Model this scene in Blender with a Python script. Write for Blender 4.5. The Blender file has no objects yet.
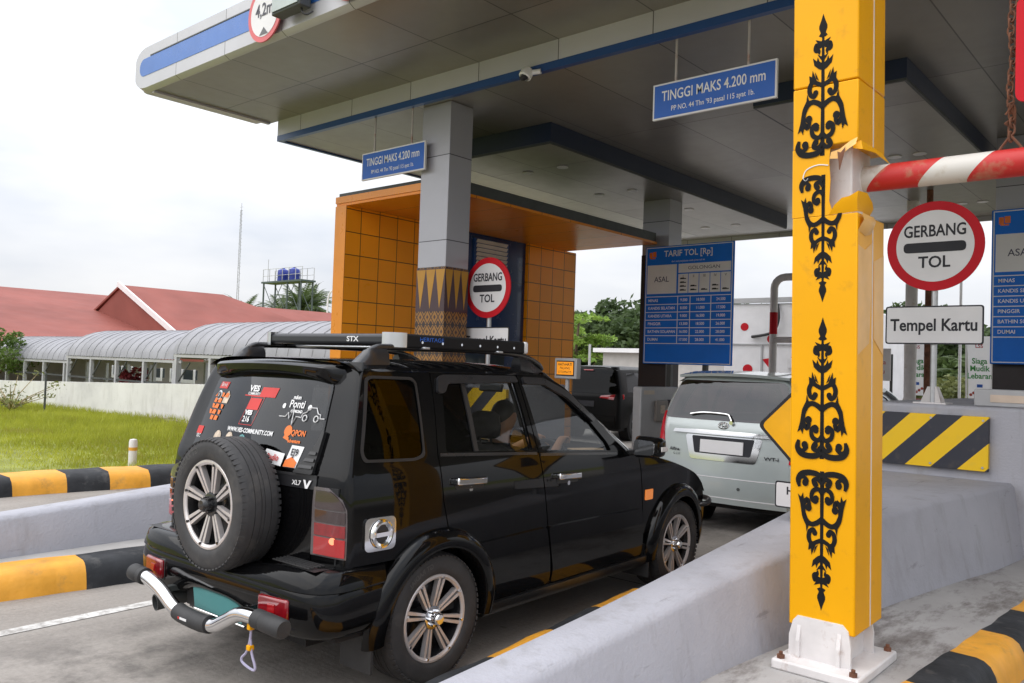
import bpy, bmesh, math, random
import numpy as np
from mathutils import Vector, Matrix
R = math.radians
random.seed(7); rng = np.random.default_rng(11)
SC = bpy.context.scene
COL = SC.collection
OFF = {}
# ------------------------------------------------------------------ camera
F_PX = 831.0; CZ = 1.77
def _n(v): return v / np.linalg.norm(v)
_Y = _n(np.array([1230 - 512, 341.5 - 390, F_PX])); _X = -np.array([-450 - 512, 341.5 - 334, F_PX])
_X = _n(_X - _Y * _X.dot(_Y)); _Z = np.cross(_Y, _X)
if _Z[1] < 0: _Z = -_Z
RM = np.array([_X, _Y, _Z])            # world = RM @ (right, up, forward)
cam_d = bpy.data.cameras.new('camera'); cam = bpy.data.objects.new('camera', cam_d); COL.objects.link(cam)
cam_d.sensor_width = 36.0; cam_d.lens = F_PX / 1024 * 36.0; cam_d.clip_end = 3000; cam_d.clip_start = 0.05
m = Matrix.Identity(4)
for r in range(3):
    m[r][0] = RM[r][0]; m[r][1] = RM[r][1]; m[r][2] = -RM[r][2]
m.translation = (0, 0, CZ)
cam.matrix_world = m
SC.camera = cam
# ------------------------------------------------------------------ materials
def nodes(name):
    M = bpy.data.materials.new(name); M.use_nodes = True
    nt = M.node_tree
    return M, nt, nt.nodes['Principled BSDF']
def ramp(nt, fac, stops):
    n = nt.nodes.new('ShaderNodeValToRGB'); e = n.color_ramp.elements
    while len(e) < len(stops): e.new(0.5)
    for el, (p, c) in zip(e, stops): el.position = p; el.color = (*c, 1) if len(c) == 3 else c
    nt.links.new(fac, n.inputs[0]); return n.outputs[0]
def coord(nt, kind='Object', scale=None):
    t = nt.nodes.new('ShaderNodeTexCoord'); o = t.outputs[kind]
    if scale:
        mp = nt.nodes.new('ShaderNodeMapping'); mp.inputs['Scale'].default_value = scale; nt.links.new(o, mp.inputs[0]); o = mp.outputs[0]
    return o
def noise(nt, vec, scale, detail=4, rough=.55):
    n = nt.nodes.new('ShaderNodeTexNoise'); n.inputs['Scale'].default_value = scale; n.inputs['Detail'].default_value = detail; n.inputs['Roughness'].default_value = rough
    nt.links.new(vec, n.inputs['Vector']); return n.outputs['Fac']
def mth(nt, op, a, b=None, c=None):
    n = nt.nodes.new('ShaderNodeMath'); n.operation = op
    for i, x in enumerate((a, b, c)):
        if x is None: continue
        if isinstance(x, (int, float)): n.inputs[i].default_value = x
        else: nt.links.new(x, n.inputs[i])
    return n.outputs[0]
def mixc(nt, fac, a, b):
    n = nt.nodes.new('ShaderNodeMix'); n.data_type = 'RGBA'
    for i, x in ((0, fac), (6, a), (7, b)):
        if isinstance(x, (int, float)): n.inputs[i].default_value = x
        elif isinstance(x, tuple): n.inputs[i].default_value = (*x, 1)
        else: nt.links.new(x, n.inputs[i])
    return n.outputs[2]
def bump(nt, P, h, st=.3, dist=.01):
    b = nt.nodes.new('ShaderNodeBump'); b.inputs['Strength'].default_value = st; b.inputs['Distance'].default_value = dist
    nt.links.new(h, b.inputs['Height']); nt.links.new(b.outputs[0], P.inputs['Normal'])
def mul(c, k): return tuple(min(1, x * k) for x in c)
def mat(name, c, rough=.5, metal=0, coat=0, var=.12, vs=3.0, dirt=None, bmp=0, bs=60, emit=None, spec=.5, rv=.1, stretch=None):
    """paint/metal/plastic with patchy colour and gloss, optional dirt"""
    M, nt, P = nodes(name)
    P.inputs['Metallic'].default_value = metal; P.inputs['Coat Weight'].default_value = coat; P.inputs['Coat Roughness'].default_value = .03
    P.inputs['Specular IOR Level'].default_value = spec
    v = coord(nt, 'Object', stretch or (1, 1, 1)); f = noise(nt, v, vs)
    col = ramp(nt, f, [(.3, mul(c, 1 - var)), (.7, mul(c, 1 + var))])
    if dirt:
        d = noise(nt, v, dirt[1], 6, .65); k = ramp(nt, d, [(dirt[2], (0, 0, 0)), (min(1, dirt[2] + .16), (1, 1, 1))])
        col = mixc(nt, mth(nt, 'MULTIPLY', k, dirt[3]), col, dirt[0])
    nt.links.new(col, P.inputs['Base Color'])
    r = noise(nt, v, vs * 3, 5); nt.links.new(mth(nt, 'MULTIPLY_ADD', r, rv * 2, max(.0, rough - rv)), P.inputs['Roughness'])
    if bmp: bump(nt, P, noise(nt, v, bs, 5), bmp, .01)
    if emit: P.inputs['Emission Color'].default_value = (*emit[0], 1); P.inputs['Emission Strength'].default_value = emit[1]
    return M
def tile_mat(name, c, seam, sx, sy, sz, w, rough=.3, metal=0, var=.08, off=(0, 0, 0), spec=.5, coat=0, bst=.05):
    """panelled sheet: thin seams every sx, sy, sz metres of the object's own coordinates (0 = none)"""
    M, nt, P = nodes(name)
    v = coord(nt); s = nt.nodes.new('ShaderNodeSeparateXYZ'); nt.links.new(v, s.inputs[0])
    tot = None; acc = None
    for i, st in enumerate((sx, sy, sz)):
        if not st: continue
        q = mth(nt, 'DIVIDE', mth(nt, 'ADD', s.outputs[i], off[i]), st); fr = mth(nt, 'ABSOLUTE', mth(nt, 'SUBTRACT', mth(nt, 'FRACT', q), .5))
        k = mth(nt, 'GREATER_THAN', fr, .5 - w / st / 2); tot = k if tot is None else mth(nt, 'MAXIMUM', tot, k)
        cell = mth(nt, 'FLOOR', q); 
        acc = cell if acc is None else mth(nt, 'MULTIPLY_ADD', cell, 7.13, acc)
    wn = nt.nodes.new('ShaderNodeTexWhiteNoise'); wn.noise_dimensions = '1D'; nt.links.new(acc, wn.inputs['W'])
    f = mth(nt, 'ADD', mth(nt, 'MULTIPLY', noise(nt, v, 1.3, 4), .6), mth(nt, 'MULTIPLY', wn.outputs['Value'], .4))
    col = ramp(nt, f, [(.25, mul(c, 1 - var)), (.75, mul(c, 1 + var))])
    col = mixc(nt, tot, col, seam); nt.links.new(col, P.inputs['Base Color'])
    P.inputs['Metallic'].default_value = metal; P.inputs['Specular IOR Level'].default_value = spec; P.inputs['Coat Weight'].default_value = coat
    nt.links.new(mth(nt, 'MULTIPLY_ADD', noise(nt, v, 6, 4), .15, rough - .07), P.inputs['Roughness'])
    bump(nt, P, mth(nt, 'MULTIPLY_ADD', tot, -1.0, noise(nt, v, .5, 1)), bst, .01)
    return M
def stripe_mat(name, a, b, vec, period, duty=.5, rough=.45, phase=0, wear=.5):
    M, nt, P = nodes(name)
    v = coord(nt); d = nt.nodes.new('ShaderNodeVectorMath'); d.operation = 'DOT_PRODUCT'; nt.links.new(v, d.inputs[0]); d.inputs[1].default_value = vec
    k = mth(nt, 'GREATER_THAN', mth(nt, 'FRACT', mth(nt, 'ADD', mth(nt, 'DIVIDE', d.outputs['Value'], period), phase)), duty)
    n = noise(nt, v, 9, 6, .6); col = mixc(nt, k, b, a)
    col = mixc(nt, mth(nt, 'MULTIPLY', ramp(nt, n, [(.56, (0, 0, 0)), (.72, (1, 1, 1))]), wear), col, (.35, .27, .16))
    nt.links.new(col, P.inputs['Base Color']); P.inputs['Roughness'].default_value = rough
    return M
def glass_mat(name, tint, refl=.04, rough=.0, gz=.85):
    M, nt, P = nodes(name); nt.nodes.remove(P)
    out = nt.nodes['Material Output']
    t = nt.nodes.new('ShaderNodeBsdfTransparent'); t.inputs[0].default_value = (*tint, 1)
    g = nt.nodes.new('ShaderNodeBsdfGlossy'); g.inputs['Roughness'].default_value = rough; g.inputs[0].default_value = (.95, .97, 1, 1)
    lw = nt.nodes.new('ShaderNodeLayerWeight'); lw.inputs[0].default_value = .5; k = mth(nt, 'MULTIPLY_ADD', mth(nt, 'POWER', lw.outputs['Facing'], 4.0), gz, refl)
    mx = nt.nodes.new('ShaderNodeMixShader'); nt.links.new(k, mx.inputs[0]); nt.links.new(t.outputs[0], mx.inputs[1]); nt.links.new(g.outputs[0], mx.inputs[2])
    nt.links.new(mx.outputs[0], out.inputs[0]); return M
def leaf_mat(name, a, b, scale=1.2, rough=.55, dry=None):
    M, nt, P = nodes(name); v = coord(nt)
    f = mth(nt, 'ADD', mth(nt, 'MULTIPLY', noise(nt, v, scale, 3), .7), mth(nt, 'MULTIPLY', noise(nt, v, scale * 14, 2), .3))
    nt.links.new(ramp(nt, f, [(.33, a), (.66, b)] if not dry else [(.36, dry), (.44, a), (.66, b)]), P.inputs['Base Color']); P.inputs['Roughness'].default_value = rough
    P.inputs['Specular IOR Level'].default_value = .3
    tr = nt.nodes.new('ShaderNodeBsdfTranslucent'); nt.links.new(ramp(nt, f, [(.3, mul(a, 1.3)), (.7, mul(b, 1.4))]), tr.inputs[0])
    mx = nt.nodes.new('ShaderNodeMixShader'); mx.inputs[0].default_value = .3
    nt.links.new(P.outputs[0], mx.inputs[1]); nt.links.new(tr.outputs[0], mx.inputs[2]); nt.links.new(mx.outputs[0], nt.nodes['Material Output'].inputs[0])
    return M
def road_mat():
    M, nt, P = nodes('concrete_road'); v = coord(nt); s = nt.nodes.new('ShaderNodeSeparateXYZ'); nt.links.new(v, s.inputs[0])
    n1 = noise(nt, v, .7, 7, .62); n2 = noise(nt, v, 30, 6, .75); n3 = noise(nt, coord(nt, 'Object', (1.6, .16, 1)), 1.6, 6, .6); n4 = noise(nt, v, 2.3, 8, .68)
    f = mth(nt, 'ADD', mth(nt, 'MULTIPLY', n1, .34), mth(nt, 'ADD', mth(nt, 'MULTIPLY', n2, .31), mth(nt, 'MULTIPLY', n3, .35)))
    col = ramp(nt, f, [(.36, (.18, .162, .145)), (.5, (.29, .264, .238)), (.64, (.37, .338, .308))])
    oil = mth(nt, 'MULTIPLY', ramp(nt, mth(nt, 'ABSOLUTE', mth(nt, 'ADD', s.outputs[0], 4.75)), [(.15, (1, 1, 1)), (.95, (0, 0, 0))]), ramp(nt, n4, [(.44, (0, 0, 0)), (.62, (1, 1, 1))]))   # oil drips between the tyre tracks of the lane
    col = mixc(nt, mth(nt, 'MULTIPLY', oil, .72), col, (.055, .05, .046))
    spot = ramp(nt, noise(nt, v, 5.2, 3, .5), [(.70, (0, 0, 0)), (.73, (1, 1, 1))]); col = mixc(nt, mth(nt, 'MULTIPLY', spot, .5), col, (.07, .065, .06))
    jt = mth(nt, 'LESS_THAN', mth(nt, 'ABSOLUTE', mth(nt, 'SUBTRACT', mth(nt, 'FRACT', mth(nt, 'DIVIDE', mth(nt, 'ADD', s.outputs[1], 1.2), 4.8)), .5)), .0022); col = mixc(nt, jt, col, (.04, .037, .034))
    nt.links.new(col, P.inputs['Base Color']); P.inputs['Roughness'].default_value = .82
    gr = mth(nt, 'SINE', mth(nt, 'MULTIPLY', s.outputs[1], 150))
    bump(nt, P, mth(nt, 'ADD', mth(nt, 'MULTIPLY', gr, .05), mth(nt, 'MULTIPLY', n2, 1.2)), .5, .008); return M
def wall_mat(name, c, dirtc, k=.6, rough=.7):
    M, nt, P = nodes(name); v = coord(nt)
    n1 = noise(nt, v, .9, 6, .62); n2 = noise(nt, coord(nt, 'Object', (3, 3, .5)), 2.4, 6, .65); n3 = noise(nt, v, 45, 4)
    col = ramp(nt, n1, [(.3, mul(c, .82)), (.5, c), (.72, mul(c, 1.1))])
    col = mixc(nt, mth(nt, 'MULTIPLY', ramp(nt, n2, [(.52, (0, 0, 0)), (.74, (1, 1, 1))]), k), col, dirtc)
    nt.links.new(col, P.inputs['Base Color']); P.inputs['Roughness'].default_value = rough
    sc = noise(nt, coord(nt, 'Object', (9, .9, 5)), 1.6, 7, .7); col = mixc(nt, mth(nt, 'MULTIPLY', ramp(nt, sc, [(.63, (0, 0, 0)), (.70, (1, 1, 1))]), k), col, mul(dirtc, .6)); nt.links.new(col, P.inputs['Base Color'])
    bump(nt, P, mth(nt, 'ADD', n3, mth(nt, 'MULTIPLY', n1, 3)), .35, .012); return M
def slab_mat():
    M, nt, P = nodes('stained_slab'); v = coord(nt)
    n1 = noise(nt, v, 1.7, 7, .62); n2 = noise(nt, coord(nt, 'Object', (2.6, .9, 1)), 1.35, 9, .74)
    col = ramp(nt, n1, [(.3, (.33, .315, .31)), (.7, (.44, .43, .42))])
    col = mixc(nt, ramp(nt, n2, [(.49, (0, 0, 0)), (.60, (.55, .55, .55)), (.72, (.95, .95, .95))]), col, (.07, .05, .04))
    nt.links.new(col, P.inputs['Base Color']); P.inputs['Roughness'].default_value = .75
    bump(nt, P, mth(nt, 'ADD', n1, n2), .35, .015); return M

K = {}
K['road'] = road_mat()
K['slab'] = slab_mat()
K['grey_wall'] = wall_mat('grey_painted_concrete', (.385, .385, .425), (.21, .20, .19), .42)
K['white_wall'] = wall_mat('white_painted_wall', (.68, .67, .65), (.42, .40, .36), .5)
K['kerb_y'] = mat('kerb_yellow', (.78, .36, .035), .55, var=.14, vs=5, dirt=((.25, .17, .08), 7, .55, .45), bmp=.25, bs=30)
K['kerb_k'] = mat('kerb_black', (.034, .036, .040), .65, spec=.25, var=.3, vs=5, dirt=((.14, .135, .13), 6, .56, .5), bmp=.25, bs=30)
K['yellow'] = mat('yellow_sheet', (.82, .385, .003), .35, spec=.2, var=.05, vs=1.5, dirt=((.42, .2, .03), 7, .58, .4), bmp=.05, bs=5)
K['yellow_fade'] = mat('yellow_sheet_peeled', (.80, .45, .13), .4, var=.12, vs=4)
K['ornament'] = mat('ornament_black', (.012, .012, .013), .6, spec=.12, var=.15)
K['white_steel'] = mat('white_painted_steel', (.70, .67, .66), .45, var=.1, vs=5, dirt=((.30, .17, .10), 8, .6, .6))
K['white_paint'] = mat('white_paint', (.76, .76, .76), .4, var=.05)
K['rust'] = mat('rust', (.16, .065, .035), .8, var=.4, vs=14)
K['steel'] = mat('galvanised_steel', (.52, .53, .55), .4, metal=.7, var=.12, vs=6)
K['grey_steel'] = mat('grey_painted_steel', (.42, .42, .43), .45, var=.08)
K['dark_steel'] = mat('dark_steel', (.05, .055, .055), .5, var=.2)
K['chrome'] = mat('chrome', (.80, .80, .81), .08, metal=1, var=.03, rv=.04)
K['rubber'] = mat('black_rubber', (.026, .026, .027), .62, var=.2, vs=8, rv=.08)
K['tyre'] = mat('tyre_rubber', (.034, .033, .034), .68, var=.25, vs=7, dirt=((.11, .10, .09), 5, .55, .45), bmp=.15, bs=40)
K['carpaint'] = mat('black_car_paint', (.0032, .0032, .0036), .12, coat=.46, var=.1, rv=.03, spec=.05, dirt=((.022, .02, .017), 2.5, .60, .2))
K['blackplastic'] = mat('black_plastic', (.014, .014, .015), .45, var=.15, vs=6)
K['satinblack'] = mat('satin_black', (.016, .016, .018), .3, coat=.3, var=.15)
K['interior'] = mat('dark_interior', (.012, .012, .013), .8, var=.2)
K['seat'] = mat('seat_fabric', (.03, .03, .032), .85, var=.2, vs=20)
K['beige'] = mat('beige_trim', (.50, .34, .20), .7, var=.25, vs=9)
K['rim'] = mat('machined_alloy', (.66, .62, .61), .34, metal=.55, var=.1, vs=9, rv=.06)
K['rimdark'] = mat('rim_black', (.012, .012, .013), .25, coat=.4)
K['glass_dark'] = glass_mat('dark_tinted_glass', (.03, .03, .034), .018, 0, .5)
K['glass_front'] = glass_mat('clear_window_glass', (.62, .64, .64))
K['glass_rear'] = glass_mat('smoked_glass', (.05, .05, .055))
K['sticker_w'] = mat('white_vinyl', (.75, .75, .75), .5, var=.05)
K['sticker_r'] = mat('red_vinyl', (.55, .03, .025), .5, var=.1)
K['sticker_o'] = mat('orange_vinyl', (.75, .17, .02), .5, var=.15)
K['sticker_c'] = mat('cyan_vinyl', (.25, .6, .6), .5)
K['sticker_t'] = mat('tan_vinyl', (.55, .45, .35), .5, var=.3, vs=40)
K['smokelens'] = mat('smoky_lens', (.034, .019, .021), .12, coat=1, var=.1, rv=.03)
K['redlens'] = mat('red_lens', (.22, .005, .010), .12, coat=1, var=.2, vs=30, rv=.03)
K['redglow'] = mat('lit_red_lens', (.30, .006, .010), .15, coat=1, emit=((1, .02, .02), .07))
K['hotglow'] = mat('lit_bulb', (1, .3, .2), .3, emit=((1, .20, .06), .9))
K['amber'] = mat('amber_lens', (.85, .25, .04), .15, coat=1, emit=((1, .3, .05), .25))
K['clear_lens'] = mat('clear_lens', (.6, .6, .6), .1, coat=1)
K['teal'] = mat('teal_plate', (.09, .29, .29), .45, var=.08)
K['silver'] = mat('silver_green_paint', (.43, .475, .47), .3, metal=.3, coat=1, var=.04, rv=.04)
K['red'] = mat('sign_red', (.52, .014, .024), .45, spec=.12, var=.06)
K['sign_white'] = mat('sign_white', (.70, .69, .70), .45, var=.06, vs=2)
K['sign_black'] = mat('sign_black', (.03, .03, .036), .5, spec=.2)
K['sign_blue'] = mat('sign_blue', (.03, .125, .50), .4, spec=.25, var=.08, vs=2)
K['board_blue'] = mat('board_blue', (.006, .16, .68), .45, spec=.25, var=.08, vs=2)
K['panel_grey'] = mat('panel_grey', (.72, .71, .72), .4, var=.05)
K['text_blue'] = mat('lettering_blue_black', (.06, .06, .11), .5)
K['orange_tile'] = tile_mat('orange_panel', (.92, .33, .008), (.05, .025, .01), .36, .36, .34, .012, rough=.3, var=.07, off=(0, 0, .06), spec=.2)
K['orange_trim'] = mat('orange_trim', (.72, .25, .01), .3, var=.05)
K['navy'] = tile_mat('navy_panel', (.012, .035, .115), (.004, .008, .02), 0, 0, 1.1, .01, rough=.25, coat=.3)
K['navy_dark'] = mat('dark_navy', (.006, .015, .045), .4, var=.06, rv=.02)
K['dusty'] = mat('dusty_black_cladding', (.012, .012, .0125), .38, coat=.2, var=.2, dirt=((.05, .044, .037), 3.2, .48, .38))
K['navy_plain'] = mat('navy_trim', (.016, .065, .22), .32, var=.06, rv=.02)
K['blue_band'] = mat('blue_band', (.035, .14, .46), .3, var=.06)
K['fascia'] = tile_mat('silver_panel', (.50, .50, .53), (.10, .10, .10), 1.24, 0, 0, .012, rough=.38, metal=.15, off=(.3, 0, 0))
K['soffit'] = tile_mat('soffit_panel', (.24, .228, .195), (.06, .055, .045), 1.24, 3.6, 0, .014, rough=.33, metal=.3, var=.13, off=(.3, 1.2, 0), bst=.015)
K['column_grey'] = tile_mat('column_panel', (.36, .36, .40), (.07, .07, .08), 0, 0, 1.12, .012, rough=.38, metal=.2, off=(0, 0, -.02))
K['batik'] = None
K['hazard'] = stripe_mat('hazard_stripes', (.88, .55, .01), (.03, .032, .045), (1, 0, -1), .46, .5, wear=.1)
K['barstripe'] = stripe_mat('red_white_tape', (.50, .018, .016), (.62, .60, .56), (1, .0, -.95), .50, .47, phase=.2, wear=.55)
K['redroof'] = mat('red_metal_roof', (.265, .085, .068), .6, spec=.12, var=.16, vs=.35, stretch=(1, 1, 1), bmp=.1, bs=3)
K['grey_roof'] = mat('grey_roof_sheet', (.27, .27, .29), .55, metal=.1, var=.14, vs=1.4, dirt=((.2, .19, .18), 2.2, .6, .4))
K['tank'] = mat('blue_tank', (.03, .05, .30), .4)
K['bark'] = mat('bark', (.14, .10, .07), .9, var=.35, vs=10, bmp=.5, bs=25)
K['leaf_dark'] = leaf_mat('dark_leaf', (.045, .075, .03), (.12, .17, .06), .22)
K['leaf_mid'] = leaf_mat('mid_leaf', (.05, .10, .02), (.16, .23, .05), .8)
K['leaf_bright'] = leaf_mat('bright_leaf', (.11, .21, .03), (.30, .42, .08), 1.1)
K['leaf_palm'] = leaf_mat('palm_leaf', (.035, .06, .022), (.11, .15, .05), .5)
K['leaf_olive'] = leaf_mat('olive_leaf', (.08, .10, .03), (.22, .23, .08), 1.2)
K['leaf_red'] = leaf_mat('red_leaf', (.16, .02, .03), (.35, .06, .07), 3)
K['skin'] = mat('tan_skin', (.40, .21, .12), .5, var=.1); K['shirt'] = mat('dark_shirt', (.02, .02, .024), .85); K['trousers'] = mat('dark_trousers', (.03, .03, .04), .85); K['hair'] = mat('black_hair', (.008, .007, .006), .5)
K['grass'] = leaf_mat('grass_blade', (.23, .26, .02), (.52, .52, .07), .35, dry=(.34, .26, .08))
K['banner'] = leaf_mat('banner_cloth', (.72, .72, .72), (.80, .80, .80), 1.0)
K['green'] = mat('green_ink', (.05, .32, .07), .6)
K['lamp_on'] = mat('lit_amber_panel', (.75, .25, .01), .5, emit=((1, .36, .01), .38))
K['soil'] = mat('grassy_soil', (.22, .24, .05), .95, var=.4, vs=1.2, dirt=((.18, .14, .08), 1.1, .56, .7), bmp=.6, bs=9)
K['dirt'] = mat('roadside_dirt', (.29, .26, .22), .95, var=.3, vs=2, bmp=.5, bs=15)
K['line'] = mat('worn_lane_paint', (.60, .585, .56), .75, var=.12, dirt=((.26, .24, .22), 11, .46, .8))
K['flesh_wall'] = mat('cream_wall', (.6, .57, .5), .8, var=.1)
K['win'] = mat('window_glass', (.04, .05, .055), .1)
def batik():
    M, nt, P = nodes('batik_tile'); v = coord(nt); s = nt.nodes.new('ShaderNodeSeparateXYZ'); nt.links.new(v, s.inputs[0])
    a = mth(nt, 'ADD', s.outputs[0], s.outputs[1])
    fx = mth(nt, 'ABSOLUTE', mth(nt, 'SUBTRACT', mth(nt, 'FRACT', mth(nt, 'DIVIDE', a, .135)), .5)); fz = mth(nt, 'ABSOLUTE', mth(nt, 'SUBTRACT', mth(nt, 'FRACT', mth(nt, 'DIVIDE', s.outputs[2], .19)), .5))
    d = mth(nt, 'ADD', fx, fz); e = mth(nt, 'MULTIPLY', fx, fz)
    k1 = mth(nt, 'LESS_THAN', mth(nt, 'ABSOLUTE', mth(nt, 'SUBTRACT', d, .5)), .07); k2 = mth(nt, 'LESS_THAN', d, .17); k3 = mth(nt, 'GREATER_THAN', e, .12)
    col = mixc(nt, k1, (.27, .125, .025), (.04, .02, .02)); col = mixc(nt, k2, col, (.05, .02, .02)); col = mixc(nt, k3, col, (.03, .016, .02))
    sm = mth(nt, 'GREATER_THAN', mth(nt, 'ABSOLUTE', mth(nt, 'SUBTRACT', mth(nt, 'FRACT', mth(nt, 'DIVIDE', s.outputs[2], .38)), .5)), .485)
    nt.links.new(mixc(nt, sm, col, (.02, .015, .015)), P.inputs['Base Color']); P.inputs['Roughness'].default_value = .35; return M
K['batik'] = batik()
# ------------------------------------------------------------------ object helpers
def tag(o, label=None, cat=None, group=None, kind=None):
    if label: o['label'] = label
    if cat: o['category'] = cat
    if group: o['group'] = group
    if kind: o['kind'] = kind
    return o
def thing(name, label, cat, loc=(0, 0, 0), group=None, rz=0, local=False):
    o = bpy.data.objects.new(name, None); COL.objects.link(o); o.location = loc; o.rotation_euler = (0, 0, rz); o.empty_display_size = .2
    OFF[o] = (0, 0, 0) if local else tuple(loc)
    return tag(o, label, cat, group)
def link(name, me, material, parent):
    o = bpy.data.objects.new(name, me); COL.objects.link(o)
    mats = material if isinstance(material, (list, tuple)) else [material]
    for q in mats: me.materials.append(K[q] if isinstance(q, str) else q)
    if parent: o.parent = parent; OFF[o] = OFF[parent]
    else: OFF[o] = (0, 0, 0)
    return o
class MB:
    def __init__(s): s.v = []; s.f = []; s.m = []; s.mi = 0; s.marks = []
    def add(s, vs, fs):
        b = len(s.v); s.v += [tuple(map(float, q)) for q in vs]; s.f += [tuple(b + i for i in q) for q in fs]; s.m += [s.mi] * len(fs); return s
    def box(s, x0, x1, y0, y1, z0, z1):
        return s.add([(x0, y0, z0), (x1, y0, z0), (x1, y1, z0), (x0, y1, z0), (x0, y0, z1), (x1, y0, z1), (x1, y1, z1), (x0, y1, z1)],
                     [(0, 3, 2, 1), (4, 5, 6, 7), (0, 1, 5, 4), (1, 2, 6, 5), (2, 3, 7, 6), (3, 0, 4, 7)])
    def obox(s, c, d, u, l, w, h):
        """box centred at c, length l along d, width w along side, height h along u"""
        d = Vector(d).normalized(); u = Vector(u); sd = d.cross(u).normalized(); u = sd.cross(d).normalized(); c = Vector(c); P = []
        for k in (-1, 1):
            for (a, b) in ((-1, -1), (1, -1), (1, 1), (-1, 1)): P.append(c + d * l / 2 * a + sd * w / 2 * b + u * h / 2 * k)
        return s.add(P, [(0, 3, 2, 1), (4, 5, 6, 7), (0, 1, 5, 4), (1, 2, 6, 5), (2, 3, 7, 6), (3, 0, 4, 7)])
    def cyl(s, p0, p1, r0, r1=None, n=16, caps=True):
        r1 = r0 if r1 is None else r1; p0 = Vector(p0); p1 = Vector(p1); d = (p1 - p0).normalized(); a = d.orthogonal().normalized(); b = d.cross(a)
        vs = []
        for p, r in ((p0, r0), (p1, r1)):
            for i in range(n): t = 2 * math.pi * i / n; vs.append(p + a * r * math.cos(t) + b * r * math.sin(t))
        fs = [(i, (i + 1) % n, n + (i + 1) % n, n + i) for i in range(n)]
        if caps: fs += [tuple(range(n - 1, -1, -1)), tuple(range(n, 2 * n))]
        return s.add(vs, fs)
    def tube(s, path, r, n=10, closed=False, caps=True):
        P = [Vector(p) for p in path]; L = len(P); rs = r if isinstance(r, (list, tuple)) else [r] * L; vs = []; prev = None
        for i, p in enumerate(P):
            d = (P[(i + 1) % L] - P[i - 1]) if closed else (P[min(i + 1, L - 1)] - P[max(i - 1, 0)])
            d.normalize(); a = d.orthogonal().normalized() if prev is None else (prev - d * prev.dot(d)).normalized(); prev = a; b = d.cross(a)
            for k in range(n): t = 2 * math.pi * k / n; vs.append(p + a * rs[i] * math.cos(t) + b * rs[i] * math.sin(t))
        fs = []
        for i in range(L if closed else L - 1):
            j = (i + 1) % L
            for k in range(n): fs.append((i * n + k, i * n + (k + 1) % n, j * n + (k + 1) % n, j * n + k))
        if caps and not closed: fs += [tuple(range(n - 1, -1, -1)), tuple((L - 1) * n + k for k in range(n))]
        return s.add(vs, fs)
    def lathe(s, prof, o, axis, n=48):
        """prof: (radius, distance along axis) around the point o"""
        ax = Vector(axis).normalized(); a = ax.orthogonal().normalized(); b = ax.cross(a); o = Vector(o); vs = []; L = len(prof)
        for i in range(n):
            t = 2 * math.pi * i / n; e = a * math.cos(t) + b * math.sin(t)
            for r, h in prof: vs.append(o + e * r + ax * h)
        return s.add(vs, [(i * L + k, ((i + 1) % n) * L + k, ((i + 1) % n) * L + k + 1, i * L + k + 1) for i in range(n) for k in range(L - 1)])
    def prism(s, poly, fn, t):
        """flat outline poly [(a,b)] mapped by fn(a,b,depth), depth 0..t"""
        n = len(poly); vs = [fn(a, b, 0) for a, b in poly] + [fn(a, b, t) for a, b in poly]
        return s.add(vs, [tuple(range(n)), tuple(range(2 * n - 1, n - 1, -1))] + [(i, n + i, n + (i + 1) % n, (i + 1) % n) for i in range(n)])
    def grid(s, P):
        a = len(P); b = len(P[0]); return s.add([q for row in P for q in row], [(i * b + j, i * b + j + 1, (i + 1) * b + j + 1, (i + 1) * b + j) for i in range(a - 1) for j in range(b - 1)])
    def text(s, string, size, fn, x=0, z=0, align='CENTER', bold=0.0, width=1.0):
        """letters; fn(a, b) places the flat letter plane"""
        cu = bpy.data.curves.new('t', 'FONT'); cu.body = string; cu.size = size; cu.align_x = align; cu.align_y = 'CENTER'; cu.resolution_u = 3; cu.offset = bold
        ob = bpy.data.objects.new('t', cu); me = bpy.data.meshes.new_from_object(ob)
        s.marks.append((len(s.v), len(s.f))); vs = [fn(x + q.co.x * width, z + q.co.y) for q in me.vertices]; s.add(vs, [tuple(p.vertices) for p in me.polygons])
        bpy.data.objects.remove(ob); bpy.data.curves.remove(cu); bpy.data.meshes.remove(me); return s
    def build(s, name, material, parent=None, smooth=40, bevel=0, seg=2, origin=None):
        if name == 'lettering' and len(s.marks) > 1:                    # one object for each line of writing
            for (v0, f0), (v1, f1) in zip(s.marks, s.marks[1:] + [(len(s.v), len(s.f))]):
                q = MB(); q.v = s.v[v0:v1]; q.f = [tuple(i - v0 for i in f) for f in s.f[f0:f1]]; q.m = [0] * len(q.f); o = q.build(name, material, parent, smooth)
            return o
        me = bpy.data.meshes.new(name)
        off = OFF[parent] if parent else (origin or (0, 0, 0))
        me.from_pydata([(x - off[0], y - off[1], z - off[2]) for x, y, z in s.v], [], s.f)
        o = link(name, me, material, parent)
        if not parent and origin: o.location = origin; OFF[o] = origin
        if any(s.m): me.polygons.foreach_set('material_index', s.m)
        me.update()
        bm = bmesh.new(); bm.from_mesh(me); bmesh.ops.recalc_face_normals(bm, faces=bm.faces); bm.to_mesh(me); bm.free()
        if smooth: me.shade_smooth(); me.set_sharp_from_angle(angle=R(smooth))
        if bevel:
            b = o.modifiers.new('bevel', 'BEVEL'); b.width = bevel; b.segments = seg; b.limit_method = 'ANGLE'; b.angle_limit = R(35); b.harden_normals = False
        return o
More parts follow.
